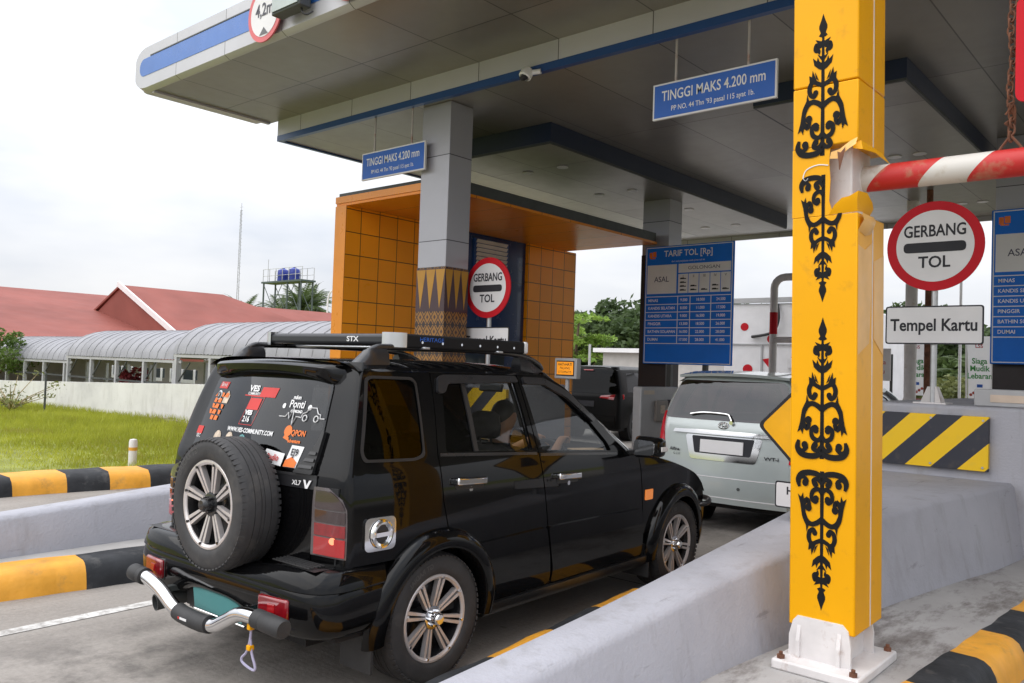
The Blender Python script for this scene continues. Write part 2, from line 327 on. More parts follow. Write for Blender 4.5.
def rnd(P, r, n=4):
    out = []; L = len(P)
    for i in range(L):
        p0, p, p1 = np.array(P[i - 1], float), np.array(P[i], float), np.array(P[(i + 1) % L], float)
        rr = r[i] if isinstance(r, (list, tuple)) else r
        a = p0 - p; b = p1 - p; la, lb = np.linalg.norm(a), np.linalg.norm(b); q = min(rr, la * .45, lb * .45)
        if q < 1e-4: out.append(tuple(p)); continue
        A = p + a / la * q; B = p + b / lb * q
        for k in range(n + 1): t = k / n; out.append(tuple((1 - t) ** 2 * A + 2 * t * (1 - t) * p + t * t * B))
    return out
def rect(x0, x1, z0, z1, r=.0): 
    P = [(x0, z0), (x1, z0), (x1, z1), (x0, z1)]; return rnd(P, r) if r else P
def copy_tree(o, parent=None):
    c = o.copy(); COL.objects.link(c); OFF[c] = OFF.get(o, (0, 0, 0))
    if parent: c.parent = parent; c.matrix_parent_inverse = o.matrix_parent_inverse
    for ch in list(o.children): copy_tree(ch, c)
    return c
class Pch:
    """monotone smooth curve through (x, y) points"""
    def __init__(s, x, y):
        s.x = np.array(x, float); s.y = np.array(y, float); h = np.diff(s.x); d = np.diff(s.y) / h; m_ = np.zeros(len(x)); m_[0] = d[0]; m_[-1] = d[-1]
        for i in range(1, len(x) - 1): m_[i] = 0 if d[i - 1] * d[i] <= 0 else 2 * d[i - 1] * d[i] / (d[i - 1] + d[i])
        s.m = m_
    def __call__(s, q):
        q = min(max(q, s.x[0]), s.x[-1]); i = min(int(np.searchsorted(s.x, q, 'right')) - 1, len(s.x) - 2); h = s.x[i + 1] - s.x[i]; t = (q - s.x[i]) / h
        return float((2 * t ** 3 - 3 * t ** 2 + 1) * s.y[i] + (t ** 3 - 2 * t ** 2 + t) * h * s.m[i] + (-2 * t ** 3 + 3 * t ** 2) * s.y[i + 1] + (t ** 3 - t ** 2) * h * s.m[i + 1])
def panel(name, material, parent, outline, holes, fmap, out, da=.08, db=.05, rim=.015):
    """curved sheet cut to an outline (with holes) in the (a,b) plane and laid on the surface fmap, edges turned in"""
    bm = bmesh.new()
    for loop in [outline] + holes:
        vs = [bm.verts.new((a, b, 0)) for a, b in loop]
        for i in range(len(vs)):
            try: bm.edges.new((vs[i - 1], vs[i]))
            except ValueError: pass
    bmesh.ops.triangle_fill(bm, use_beauty=True, use_dissolve=False, edges=bm.edges[:], normal=(0, 0, 1))
    A = [p[0] for p in outline]; B = [p[1] for p in outline]
    for lo, hi, st, ax in ((min(A), max(A), da, (1, 0, 0)), (min(B), max(B), db, (0, 1, 0))):
        n = int((hi - lo) / st)
        for k in range(1, n + 1):
            q = lo + (hi - lo) * k / (n + 1); co = (q, 0, 0) if ax[0] else (0, q, 0)
            bmesh.ops.bisect_plane(bm, geom=bm.verts[:] + bm.edges[:] + bm.faces[:], plane_co=co, plane_no=ax, dist=1e-5)
    bm.verts.ensure_lookup_table(); bm.verts.index_update()
    ab = [(v.co.x, v.co.y) for v in bm.verts]; faces = [[v.index for v in f.verts] for f in bm.faces]
    bnd = [(e.verts[0].index, e.verts[1].index) for e in bm.edges if len(e.link_faces) == 1]; bm.free()
    out = Vector(out); P = [Vector(fmap(a, b)) for a, b in ab]; N = []
    for a, b in ab:
        e = .012; n = (Vector(fmap(a + e, b)) - Vector(fmap(a - e, b))).cross(Vector(fmap(a, b + e)) - Vector(fmap(a, b - e))).normalized()
        N.append(n if n.dot(out) > 0 else -n)
    V = [tuple(p) for p in P]; Fc = []; LN = []
    for f in faces:
        n = (P[f[1]] - P[f[0]]).cross(P[f[2]] - P[f[0]])
        if n.dot(N[f[0]]) < 0: f = f[::-1]
        Fc.append(tuple(f)); LN += [tuple(N[i]) for i in f]
    if rim:
        for i, j in bnd:
            b = len(V); V += [tuple(P[i]), tuple(P[j]), tuple(P[j] - N[j] * rim), tuple(P[i] - N[i] * rim)]
            n = (P[j] - P[i]).cross(-N[i]).normalized(); Fc.append((b, b + 1, b + 2, b + 3)); LN += [tuple(n)] * 4
    off = OFF[parent] if parent else (0, 0, 0)
    me = bpy.data.meshes.new(name); me.from_pydata([(x - off[0], y - off[1], z - off[2]) for x, y, z in V], [], Fc); me.shade_smooth()
    o = link(name, me, material, parent); me.normals_split_custom_set(LN); return o
def arc(c, r, a0, a1, n): return [(c[0] + r * math.cos(R(a0 + (a1 - a0) * i / n)), c[1] + r * math.sin(R(a0 + (a1 - a0) * i / n))) for i in range(n + 1)]
def spline(P, n=6):
    """smooth path through points of any dimension"""
    P = [np.array(p, float) for p in P]; out = []
    for i in range(len(P) - 1):
        p0, p1, p2, p3 = P[max(i - 1, 0)], P[i], P[i + 1], P[min(i + 2, len(P) - 1)]
        for k in range(n):
            t = k / n; out.append(.5 * ((2 * p1) + (-p0 + p2) * t + (2 * p0 - 5 * p1 + 4 * p2 - p3) * t * t + (-p0 + 3 * p1 - 3 * p2 + p3) * t ** 3))
    out.append(P[-1]); return out
EXPOSURE = 0.5
K['glass_mpv'] = glass_mat('grey_tinted_glass', (.16, .11, .12), .06, 0, .6); K['rack_black'] = mat('rack_black', (.012, .012, .013), .55, spec=.12); K['redlens2'] = mat('bright_red_lens', (.55, .008, .02), .12, coat=1, var=.1); K['black_dull'] = mat('dark_car_paint', (.003, .003, .0035), .35, coat=0, spec=.15); K['glass_far'] = glass_mat('near_black_glass', (.02, .02, .022), .012)
# ------------------------------------------------------------------ black off-road car (its own frame: u right, v forward, z up; rear axle at v = 0)
YAW = R(1.9)
suv = thing('off_road_car', 'glossy black off-road car with stickers and a spare wheel on its tailgate', 'car', (-4.176, 3.24, 0.003), None, YAW, local=True)
_U = Pch([.2, .30, .45, .65, .85, 1.0, 1.12, 1.20, 1.25, 1.45, 1.66, 1.76], [.80, .82, .85, .864, .870, .866, .855, .842, .828, .782, .722, .688])
def S(v, z): return _U(z) - .03 * max(0, (-.2 - v) / .5) ** 2 - .10 * max(0, (v - 2.4) / 1.2) ** 2
def side_map(s, o=0.0): return lambda v, z: (s * (S(v, z) + o), v, z)
_B0 = Pch([.4, .6, 1.0, 1.17, 1.25, 1.66, 1.78], [-.71, -.715, -.715, -.70, -.675, -.535, -.48])
def B(u, z): return _B0(z) + .045 * (u / .64) ** 2
def rear_map(o=0.0): return lambda u, z: (u, B(u, z) - o, z)
_VS = Pch([.4, 1.15, 1.3, 1.66, 1.75], [-.60, -.60, -.575, -.475, -.43])
_UB = Pch([.4, 1.15, 1.3, 1.66, 1.75], [.61, .61, .61, .55, .52])
HUB = .358; WB = 2.82
for s in (1, -1):
    ou = (s, 0, 0); sm = side_map(s)
    arcR = lambda a0, a1, n=14, r=.455, c=0.0: [(c + r * math.cos(R(a)), HUB + r * math.sin(R(a))) for a in np.linspace(a0, a1, n)]
    # rear quarter
    q = [(_VS(z), z) for z in np.linspace(.735, 1.715, 14)] + [(.035, 1.715), (.03, 1.6), (0.0, 1.25), (.02, 1.0), (.07, .812)] + arcR(80, 124, 10) + [(-.27, .735)]
    qh = rnd([(-.435, 1.665), (-.525, 1.30), (-.51, 1.262), (-.175, 1.252), (-.11, 1.27), (-.10, 1.655), (-.13, 1.672), (-.41, 1.677)], .03)
    qp = panel('quarter_panel', 'carpaint', suv, q, [qh], sm, ou)
    g = panel('quarter_window', 'glass_dark', suv, qh, [], side_map(s, -.004), ou, rim=0); g['label'] = 'dark tinted rear side window'
    fr = rnd([(-.452, 1.68), (-.545, 1.30), (-.53, 1.248), (-.175, 1.237), (-.095, 1.255), (-.085, 1.66), (-.115, 1.687), (-.41, 1.692)], .03)
    panel('window_trim', 'blackplastic', qp, fr, [qh], side_map(s, .004), ou, rim=.01)
    # rear door
    d = [(.043, 1.713), (.008, 1.25), (.028, 1.0), (.078, .812)] + arcR(79, 22, 12)[1:] + [(.435, .45), (.45, .33), (1.062, .33), (1.05, .51), (.975, .9), (.925, 1.2), (.825, 1.713)]
    dh = rnd([(.075, 1.268), (.115, 1.63), (.15, 1.668), (.77, 1.678), (.795, 1.66), (.872, 1.235)], .02)
    rd = panel('door', 'carpaint', suv, d, [dh], sm, ou); rd['label'] = 'rear door'
    di = 1.0
    panel('window_glass', 'glass_dark', rd, [(.05, 1.25), (.10, 1.65), (.15, 1.69), (.30, 1.69), (.335, 1.245)], [], side_map(s, -.018), ou, rim=0)
    panel('window_glass', 'glass_front', rd, [(.34, 1.245), (.305, 1.69), (.78, 1.695), (.90, 1.225)], [], side_map(s, -.018), ou, rim=0)
    panel('window_divider', 'blackplastic', rd, [(.325, 1.245), (.29, 1.69), (.325, 1.69), (.36, 1.245)], [], side_map(s, -.008), ou)
    panel('window_trim', 'satinblack', rd, [(.02, 1.248), (.905, 1.205), (.90, 1.222), (.02, 1.265)], [], side_map(s, .006), ou)
    panel('rain_visor', 'satinblack', rd, rnd([(.06, 1.60), (.085, 1.69), (.12, 1.705), (.80, 1.705), (.82, 1.665), (.16, 1.655), (.12, 1.60)], .02), [], side_map(s, .018), ou, rim=.02)
    panel('door_lining', 'interior', rd, d, [dh], side_map(s, -.06), ou, rim=0)
    # front door
    d = [(.835, 1.713), (.935, 1.2), (.985, .9), (1.06, .51), (1.072, .33), (2.27, .33), (2.255, .52), (2.21, .8), (2.185, 1.02), (2.16, 1.128), (2.02, 1.14), (1.94, 1.19), (1.62, 1.445), (1.34, 1.63), (1.2, 1.69), (1.12, 1.713)]
    dh = rnd([(.975, 1.225), (.875, 1.655), (.89, 1.677), (1.08, 1.668), (1.30, 1.585), (1.57, 1.40), (1.75, 1.245), (1.79, 1.18)], .015)
    fd = panel('door', 'carpaint', suv, d, [dh], sm, ou); fd['label'] = 'front door'
    panel('window_glass', 'glass_front', fd, [(.95, 1.21), (.85, 1.68), (.90, 1.695), (1.10, 1.685), (1.33, 1.595), (1.6, 1.41), (1.80, 1.235), (1.82, 1.165)], [], side_map(s, -.018), ou, rim=0)
    panel('window_trim', 'satinblack', fd, [(.94, 1.195), (1.86, 1.148), (1.85, 1.165), (.94, 1.212)], [], side_map(s, .006), ou)
    panel('rain_visor', 'satinblack', fd, rnd([(.88, 1.655), (.875, 1.70), (1.10, 1.695), (1.36, 1.60), (1.62, 1.415), (1.60, 1.39), (1.32, 1.565), (1.09, 1.65)], .015), [], side_map(s, .018), ou, rim=.02)
    panel('door_lining', 'interior', fd, d, [dh], side_map(s, -.06), ou, rim=0)
    # lower cladding, sill, handles
    for par, P in ((rd, [(.47, .45), (.30, .725), (.985, .735), (1.04, .54), (1.062, .42), (1.062, .36), (.50, .36)]), (fd, [(1.085, .36), (1.085, .45), (1.055, .55), (1.005, .735), (2.20, .72), (2.24, .52), (2.25, .36)])):
        panel('side_cladding', 'carpaint', par, rnd(P, .03), [], side_map(s, .016), ou, rim=.02)
    P = []
    for v in np.linspace(.44, 2.36, 14): P.append([(s * (S(v, z) + o), v, z) for z, o in ((.345, .0), (.34, .028), (.30, .035), (.265, .012), (.255, -.05))])
    MB().grid(P).build('side_sill', 'dusty', suv)
    for par, v, z in ((rd, .235, 1.098), (fd, 1.215, 1.048)):
        y = S(v, z)
        panel('handle_recess', 'blackplastic', par, rnd([(v - .125, z - .005), (v + .13, z - .012), (v + .13, z - .05), (v - .11, z - .045)], .02), [], side_map(s, .002), ou, rim=.004)
        b = MB(); P = [(s * (y + .004), v - .14, z + .004), (s * (y + .034), v - .11, z + .002), (s * (y + .036), v + .10, z - .008), (s * (y + .004), v + .135, z - .012)]
        b.obox((s * (y + .03), v, z), (0, 1, -.045), (0, 0, 1), .255, .022, .042)
        b.obox((s * (y + .012), v - .11, z + .003), (1, 0, 0), (0, 0, 1), .04, .03, .036); b.obox((s * (y + .012), v + .11, z - .006), (1, 0, 0), (0, 0, 1), .04, .03, .036)
        b.build('handle', 'chrome', par, bevel=.009)
        MB().cyl((s * (y - .01), v + .02, z - .05), (s * (y + .006), v + .02, z - .05), .015).build('lock', 'chrome', par)
    # front fender
    f = [(2.265, .52), (2.22, .8), (2.195, 1.02), (2.17, 1.125), (2.45, 1.088), (2.70, 1.035), (3.0, .96), (3.2, .895), (3.36, .80), (3.40, .70), (3.40, .62)] + [(WB + .455 * math.cos(R(a)), HUB + .455 * math.sin(R(a))) for a in np.linspace(38, 157, 18)]
    fe = panel('fender', 'carpaint', suv, f, [], sm, ou)
    panel('marker_light', 'amber', fe, rnd(rect(2.255, 2.37, .775, .855), .012), [], side_map(s, .006), ou, rim=.01)
    # wheel-arch flares
    for c, a0, a1 in ((0.0, -8, 188), (WB, -8, 188)):
        P = []
        for a in np.linspace(a0, a1, 40):
            row = []
            for r, o in ((.50, .0), (.494, .026), (.47, .052), (.425, .062), (.396, .056), (.386, .03), (.386, -.10)):
                v = c + r * math.cos(R(a)); z = HUB + r * math.sin(R(a)); row.append((s * (S(max(-.45, min(v, 3.2)), max(.3, z)) + o), v, z))
            P.append(row)
        MB().grid(P).build('wheel_flare', 'carpaint' if 1 else 'satinblack', suv)
        b = MB(); P = [[(s * u, c + .40 * math.cos(R(a)), HUB + .40 * math.sin(R(a))) for u in (.80, .40)] for a in np.linspace(-5, 185, 24)]; b.grid(P); b.box(min(s * .40, s * .38), max(s * .40, s * .38), c - .42, c + .42, .25, .8)
        b.build('wheel_well', 'interior', suv)
        MB().box(min(s * .62, s * .86), max(s * .62, s * .86), c - .47, c - .455, .17, .42).build('mud_flap', 'rubber', suv)
    # rear corner, tail lamp
    def cor(z, t, o=0.0):
        vs, ub = _VS(z), _UB(z); p0 = np.array((S(vs, z), vs)); p3 = np.array((ub, B(ub, z))); kx = abs(p0[0] - p3[0]) * .75; kv = abs(p3[1] - p0[1]) * .75
        p1 = p0 - (0, kv); p2 = p3 + (kx, kx * .12); p = (1 - t) ** 3 * p0 + 3 * t * (1 - t) ** 2 * p1 + 3 * t * t * (1 - t) * p2 + t ** 3 * p3
        if o:
            d = 3 * ((1 - t) ** 2 * (p1 - p0) + 2 * t * (1 - t) * (p2 - p1) + t * t * (p3 - p2)); d /= np.linalg.norm(d); p = p + np.array((-d[1], d[0])) * o
        return (s * p[0], p[1], z)
    MB().grid([[cor(z, t) for t in np.linspace(0, 1, 12)] for z in np.linspace(.70, 1.76, 26)]).build('rear_corner', 'carpaint', suv, smooth=80)
    def lamp(name, mt, z0, z1, o, par, ta=lambda z: .0, tb=1.0, n=8):
        zs = np.linspace(z0, z1, n); g = [[cor(z, t, o) for t in np.linspace(ta(z), tb, 10)] for z in zs]
        b = MB().grid(g)
        ed = [g[0], g[-1], [r[0] for r in g], [r[-1] for r in g]]; src = [[cor(zs[0], t) for t in np.linspace(ta(zs[0]), tb, 10)], [cor(zs[-1], t) for t in np.linspace(ta(zs[-1]), tb, 10)], [cor(z, ta(z)) for z in zs], [cor(z, tb) for z in zs]]
        for e, q_ in zip(ed, src): b.grid([e, q_])
        return b.build(name, mt, par, smooth=60)
    ta = lambda z: .27 + (0 if z < 1.0 else .50 * ((z - 1.0) / .118) ** 2)
    tl = lamp('tail_lamp', mat('lamp_surround', (.10, .085, .088), .2, coat=.6), .775, 1.118, .008, suv, ta); tl['label'] = 'smoky and red tail lamp'
    ti = lambda z: ta(z) + .05
    lamp('lens', 'smokelens', 1.017, 1.106, .016, tl, ti, .95); lamp('lens', 'smokelens', .95, 1.008, .014, tl, ti, .95); lamp('lens', 'redlens', .882, .941, .016, tl, ti, .95); lamp('lens', 'redglow', .785, .873, .016, tl, ti, .95)
    p = cor(.862, .62, .019); MB().lathe([(.0001, .0), (.018, .0), (.016, -.006)], p, (s * .5, -.85, 0), 14).build('bulb_glow', 'hotglow', tl)
    # fuel cap on the right side
    if s == 1:
        fc = panel('fuel_cap', 'chrome', suv, rnd(rect(-.545, -.345, .80, .97), .035), [], side_map(s, .012), ou, rim=.02); fc['label'] = 'square chrome fuel cap'
        y = S(-.44, .885) + .012
        b = MB().lathe([(.045, .001), (.05, .012), (.062, .016), (.072, .012), (.076, .0)], (y, -.44, .885), (1, 0, 0), 28); b.obox((y + .012, -.44, .885), (0, 1, 0), (1, 0, 0), .10, .022, .016); b.build('cap_ring', 'chrome', fc)
        MB().lathe([(.0001, .003), (.045, .003)], (y, -.44, .885), (1, 0, 0), 28).build('cap_well', 'satinblack', fc)
    # mirrors
    b = MB(); c = (s * 1.0, 2.06, 1.20)
    P = []
    for t, k in ((0, .75), (.25, 1), (.7, .92), (1.0, .6)):
        v = c[1] - .07 + .20 * t; row = rnd([(-.115, -.08), (.11, -.07), (.115, .075), (-.10, .085)], .04); P.append([(c[0] + s * a * k, v, c[2] + bb * k) for a, bb in row] + [(c[0] + s * row[0][0] * k, v, c[2] + row[0][1] * k)])
    b.grid(P); n = len(P[0]) - 1; b.add(P[-1][:-1], [tuple(range(n))])
    b.add(P[0][:-1], [tuple(range(n))])
    mr = b.build('mirror', 'carpaint', suv, smooth=50)
    MB().prism(rnd([(-.088, -.055), (.085, -.05), (.088, .052), (-.078, .06)], .03), lambda a, bb, t: (c[0] + s * a, c[1] - .079 + t, c[2] + bb), .006).build('mirror_glass', 'chrome', mr)
    MB().obox((s * .87, 2.06, 1.155), (1, 0, .25), (0, 0, 1), .14, .06, .045).build('mirror_arm', 'blackplastic', mr, bevel=.01)
    MB().obox((c[0] + s * .12, c[1] + .02, c[2] - .005), (0, 1, 0), (0, 0, 1), .09, .012, .035).build('turn_light', 'clear_lens', mr, bevel=.004)
    # roof rail with feet
    b = MB(); P = [(s * .575, -.36, 1.775), (s * .58, -.29, 1.835), (s * .585, -.15, 1.852), (s * .59, .5, 1.858), (s * .59, 1.0, 1.84), (s * .59, 1.2, 1.79), (s * .585, 1.26, 1.75)]
    b.tube(spline(P, 5), .019, 10); b.build('roof_rail', 'satinblack', suv)
    for (v0, v1) in ((-.43, -.20), (.98, 1.26)):
        b = MB(); P = []
        for t in np.linspace(0, 1, 9):
            v = v0 + (v1 - v0) * t; h = (.085 * min(1, t * 2.2) if v0 < 0 else .075 * min(1, (1 - t) * 1.6)) ; zb = 1.742 if v0 < 0 else 1.742 - .02 * t
            P.append([(s * (.585 + w), v, z_) for w, z_ in ((.045, zb - .01), (.035, zb + h * .8), (.015, zb + h + .012), (-.02, zb + h + .012), (-.04, zb + h * .7), (-.045, zb - .01))])
        b.grid(P); b.add(P[-1], [tuple(range(6))]); b.add(P[0], [tuple(range(6))]); b.build('rail_foot', 'satinblack', suv, smooth=50)
# tailgate
tg_o = [(-.60, .70), (.60, .70), (.60, 1.15)] + [(_UB(z), z) for z in np.linspace(1.2, 1.70, 9)] + [(-_UB(z), z) for z in np.linspace(1.70, 1.2, 9)] + [(-.60, 1.15)]
tg_h = rnd([(-.58, 1.185), (.58, 1.185), (.525, 1.64), (-.525, 1.64)], .05)
tg = panel('tailgate', 'carpaint', suv, tg_o, [tg_h], rear_map(0), (0, -1, .2), rim=.03)
rw = panel('rear_window', 'glass_rear', suv, rnd([(-.605, 1.165), (.605, 1.165), (.545, 1.655), (-.545, 1.655)], .05), [], rear_map(.006), (0, -1, .4), rim=.004)
rw['label'] = 'dark rear window with club stickers'
def ink(o): return lambda a, b: (a, B(a, b) - o, b)
def vinyl(mt, strings=(), rects=(), polys=(), name='sticker', par=rw, o=.0085):
    b = MB()
    for j, P in enumerate([rect(*q) for q in rects] + list(polys)):
        P = [ink(o + .0002 * j)(*q) for q in P]; b.add(P, [tuple(range(len(P)))])
    for t in strings: b.text(t[0], t[1], ink(o + .0015), t[2], t[3], width=t[4] if len(t) > 4 else 1, bold=t[5] if len(t) > 5 else .0)
    return b.build(name, mt, par, smooth=0)
sh = lambda x0, x1, z0, z1, k=.25: [(x0, z0), (x1, z0), (x1 + (z1 - z0) * k, z1), (x0 + (z1 - z0) * k, z1)]
vinyl('sticker_r', polys=[sh(-.03, .12, 1.545, 1.60), sh(-.175, -.03, 1.545, 1.551)]); vinyl('sticker_w', [('VES', .046, -.095, 1.588, 1.35, .002), ('COMMUNITY', .022, -.085, 1.559, .9, .0004)])
vinyl('sticker_r', polys=[sh(-.115, -.005, 1.47, 1.535, .2)]); vinyl('sticker_r', polys=[sh(-.145, -.142, 1.385, 1.545, .28), sh(-.018, -.015, 1.385, 1.545, .28), sh(-.145, -.015, 1.383, 1.386, 0), sh(-.105, .028, 1.543, 1.546, 0)])
vinyl('sticker_w', [('VES', .034, -.078, 1.452, 1.3, .002), ('216', .045, -.085, 1.415, 1, .001)])
vinyl('sticker_w', [('WWW.VES-COMMUNITY.COM', .034, -.02, 1.352, .94, .0012)])
vinyl('sticker_w', [('Ponti', .058, .325, 1.52, 1, .001), ('ndon', .03, .31, 1.557, 1, .001), ('OFFROAD', .02, .335, 1.482, 1, .001)], polys=[arc((.428, 1.508), .015, 0, 360, 14) , arc((.222, 1.508), .014, 40, 320, 12)])
pl = [(.21, 1.452), (.262, 1.452), (.278, 1.475), (.292, 1.44), (.312, 1.51), (.328, 1.41), (.345, 1.455), (.37, 1.455), (.385, 1.452), (.392, 1.475), (.415, 1.482), (.435, 1.508), (.485, 1.508), (.505, 1.48), (.525, 1.475), (.528, 1.455), (.56, 1.455)]
b = MB(); b.tube([ink(.012)(*q) for q in pl], .0028, 4)
for cx in (.415, .50): b.tube([ink(.012)(*q) for q in arc((cx, 1.452), .016, 0, 350, 10)], .0028, 4)
b.build('sticker', 'sticker_w', rw)
vinyl('sticker_o', [('QPON', .042, .40, 1.37, .9, .001), ('adventure', .026, .385, 1.328, .9, .001)], polys=[arc((.315, 1.378), .030, 0, 360, 16), [(.29, 1.34), (.34, 1.325), (.335, 1.345), (.30, 1.36)]])
vinyl('sticker_o', polys=[[(-.545 + i * .055 + j * .012 + .02 * math.sin(i * 3 + j), 1.39 + j * .034), (-.51 + i * .055 + j * .012, 1.388 + j * .034), (-.505 + i * .055 + j * .012, 1.412 + j * .034), (-.54 + i * .055 + j * .014, 1.416 + j * .034)] for i in range(3) for j in range(5) if (i * 3 + j * 5) % 7])
vinyl('sticker_r', polys=[sh(-.50, -.40, 1.575, 1.615, .3), sh(-.60, -.53, 1.30, 1.345, .1)]); vinyl('sticker_w', [('Brnd', .035, -.445, 1.598), ('IDC', .03, -.56, 1.288)])
vinyl('sticker_w', polys=[arc((-.465, 1.535), .028, 0, 360, 12)]); vinyl('sign_black', polys=[arc((-.465, 1.535), .021, 0, 360, 12)], o=.0125); vinyl('sticker_w', [('V', .035, -.465, 1.535)], o=.0125)
vinyl('sticker_t', polys=[[(-.41, 1.49), (-.345, 1.49), (-.335, 1.535), (-.365, 1.565), (-.40, 1.53)]])
for q in (arc((-.33, 1.295), .04, 0, 360, 12), arc((-.20, 1.30), .036, 0, 360, 12), [(.03, 1.245), (.10, 1.235), (.115, 1.29), (.05, 1.30)]): vinyl('sticker_t', polys=[q]); vinyl('sticker_c', polys=[arc((-.07, 1.295), .036, 0, 360, 12)])
vinyl('sticker_w', polys=[[(.18, 1.205), (.34, 1.195), (.345, 1.26), (.185, 1.275)]]); vinyl('sticker_r', [('Radio', .045, .262, 1.235, .95, .001)], o=.0125)
vinyl('sticker_w', polys=[[(.36, 1.195), (.455, 1.195), (.475, 1.305), (.38, 1.308)]]); vinyl('sticker_o', polys=[[(.362, 1.197), (.45, 1.197), (.455, 1.225), (.41, 1.25), (.366, 1.23)]], o=.0125); vinyl('sign_black', [('EJ9', .05, .42, 1.272, .9, .001)], o=.0125)
panel('tailgate_handle', 'satinblack', tg, rnd([(.06, 1.10), (.62, 1.10), (.62, 1.165), (.06, 1.165)], .02), [], rear_map(.006), (0, -1, 0), rim=.01)
panel('tailgate_trim', 'blackplastic', tg, [(-.62, 1.158), (.62, 1.158), (.62, 1.172), (-.62, 1.172)], [], rear_map(.009), (0, -1, 0), rim=.008)
vinyl('sticker_w', [('XL7', .034, .49, 1.125, 1.1, .0005)], polys=[[(.535, 1.145), (.551, 1.145), (.563, 1.118), (.577, 1.145), (.593, 1.145), (.571, 1.102), (.555, 1.102)]], name='badge', par=tg, o=.014)
vt = panel('air_vent', 'blackplastic', tg, rnd([(.455, 1.176), (.598, 1.176), (.598, 1.395), (.582, 1.40), (.562, 1.33), (.53, 1.27)], .015), [], rear_map(.024), (0, -1, 0), rim=.03)
for k, w in ((1.205, .10), (1.24, .075), (1.275, .055)): panel('vent_slat', 'satinblack', vt, rnd([(.592 - w, k), (.592, k), (.592, k + .016), (.592 - w + .012, k + .016)], .004), [], rear_map(.033), (0, -1, 0), rim=.012)
# spoiler
P = []
for u in np.linspace(-.60, .60, 25):
    e = max(0, abs(u) - .50) / .10; vb = -.595 + .035 * (u / .6) ** 2 + .10 * e * e; zb = 1.742 - .02 * (u / .6) ** 2; dz = -.045 * (abs(u) / .6) ** 3
    P.append([(u, -.38, 1.765 - .03 * (u / .6) ** 4), (u, -.50, 1.768 - .028 * (u / .6) ** 2), (u, vb + .02, zb + .008), (u, vb, zb - .006), (u, vb + .004, zb - .04 + dz * .6), (u, vb + .03, zb - .052 + dz), (u, -.50 + .02 * e, 1.68 + dz), (u, -.42, 1.68 + dz)])
b = MB().grid(P); b.add(P[0], [tuple(range(8))]); b.add(P[-1], [tuple(range(8))]); b.build('spoiler', 'carpaint', suv, smooth=50)
# roof
def zc(v): return 1.772 + .014 * math.sin(max(0, min(1, (v + .55) / 1.7)) * math.pi) - .05 * max(0, (v - .8) / .35) ** 2 * .6
P = []
for v in np.linspace(-.50, 1.15, 30):
    w = S(v, 1.713) + .002; ze = 1.713 - .012 * max(0, (v - .6) / .5) ** 2; row = []
    for t in np.linspace(-1, 1, 41): 
        q = math.copysign(1 - (1 - abs(t)) ** 1.7, t); row.append((w * q, v, zc(v) - (zc(v) - ze) * abs(q) ** 7))
    P.append(row)
MB().grid(P).build('roof', 'carpaint', suv, smooth=80)
# windscreen, A pillars, bonnet
P = []
for t in np.linspace(0, 1, 12):
    P.append([((.62 + .12 * t) * q, 1.13 + 1.06 * t + .10 * (1 - q * q) * (.3 + .7 * t), 1.735 - .595 * t + .012 * (1 - q * q)) for q in np.linspace(-1, 1, 17)])
MB().grid(P).build('windscreen', 'glass_front', suv)
for s in (1, -1):
    P = []
    for t in np.linspace(0, 1, 10):
        v = 1.115 + .925 * t; z = 1.716 - .578 * t; v0 = v + (.0 if t < .9 else 0)
        y = S(v, z); P.append([(s * y, v, z), (s * (y - .01), v + .03, z + .012), (s * (y - .045), v + .055, z + .016), (s * (y - .09), v + .06, z + .008)])
    MB().grid(P).build('front_pillar', 'carpaint', suv, smooth=80)
    MB().tube([(s * (S(v, z) - .035), v + .052, z + .018) for v, z in [(1.13 + .92 * t, 1.708 - .572 * t) for t in np.linspace(0, 1, 8)]], .005, 6).build('windscreen_trim', 'chrome', suv)
zl = Pch([2.1, 2.45, 2.70, 3.0, 3.2, 3.36, 3.44], [1.128, 1.09, 1.037, .962, .897, .80, .72])
P = []
for v in np.linspace(2.12, 3.44, 24):
    w = S(v, zl(v)) - .002; row = []
    for q in np.linspace(-1, 1, 31): row.append((w * q, v + .10 * (1 - q * q) * max(0, (v - 3.0) / .44), zl(v) + .06 * (1 - abs(q) ** 5)))
    P.append(row)
MB().grid(P).build('bonnet', 'carpaint', suv, smooth=80)
Fv = Pch([.25, .35, .45, .62, .75, .95], [3.44, 3.52, 3.54, 3.52, 3.46, 3.42])
def Fm(o): return lambda u, z: (u, Fv(z) + o - .06 * (u / .8) ** 2 - .10 * (u / .8) ** 6, z)
nose = panel('front_bumper', 'carpaint', suv, rnd([(-.80, .28), (.80, .28), (.79, .80), (-.79, .80)], .04), [], Fm(0), (0, 1, 0), rim=.25)
panel('grille', 'chrome', suv, rnd(rect(-.34, .34, .64, .80), .03), [rnd(rect(-.31, .31, .66, .78), .02)], Fm(.012), (0, 1, 0))
panel('grille_mesh', 'blackplastic', suv, rect(-.33, .33, .65, .79), [], Fm(.006), (0, 1, 0))
panel('plate', 'sign_black', suv, rect(-.22, .22, .45, .56), [], Fm(.02), (0, 1, 0))
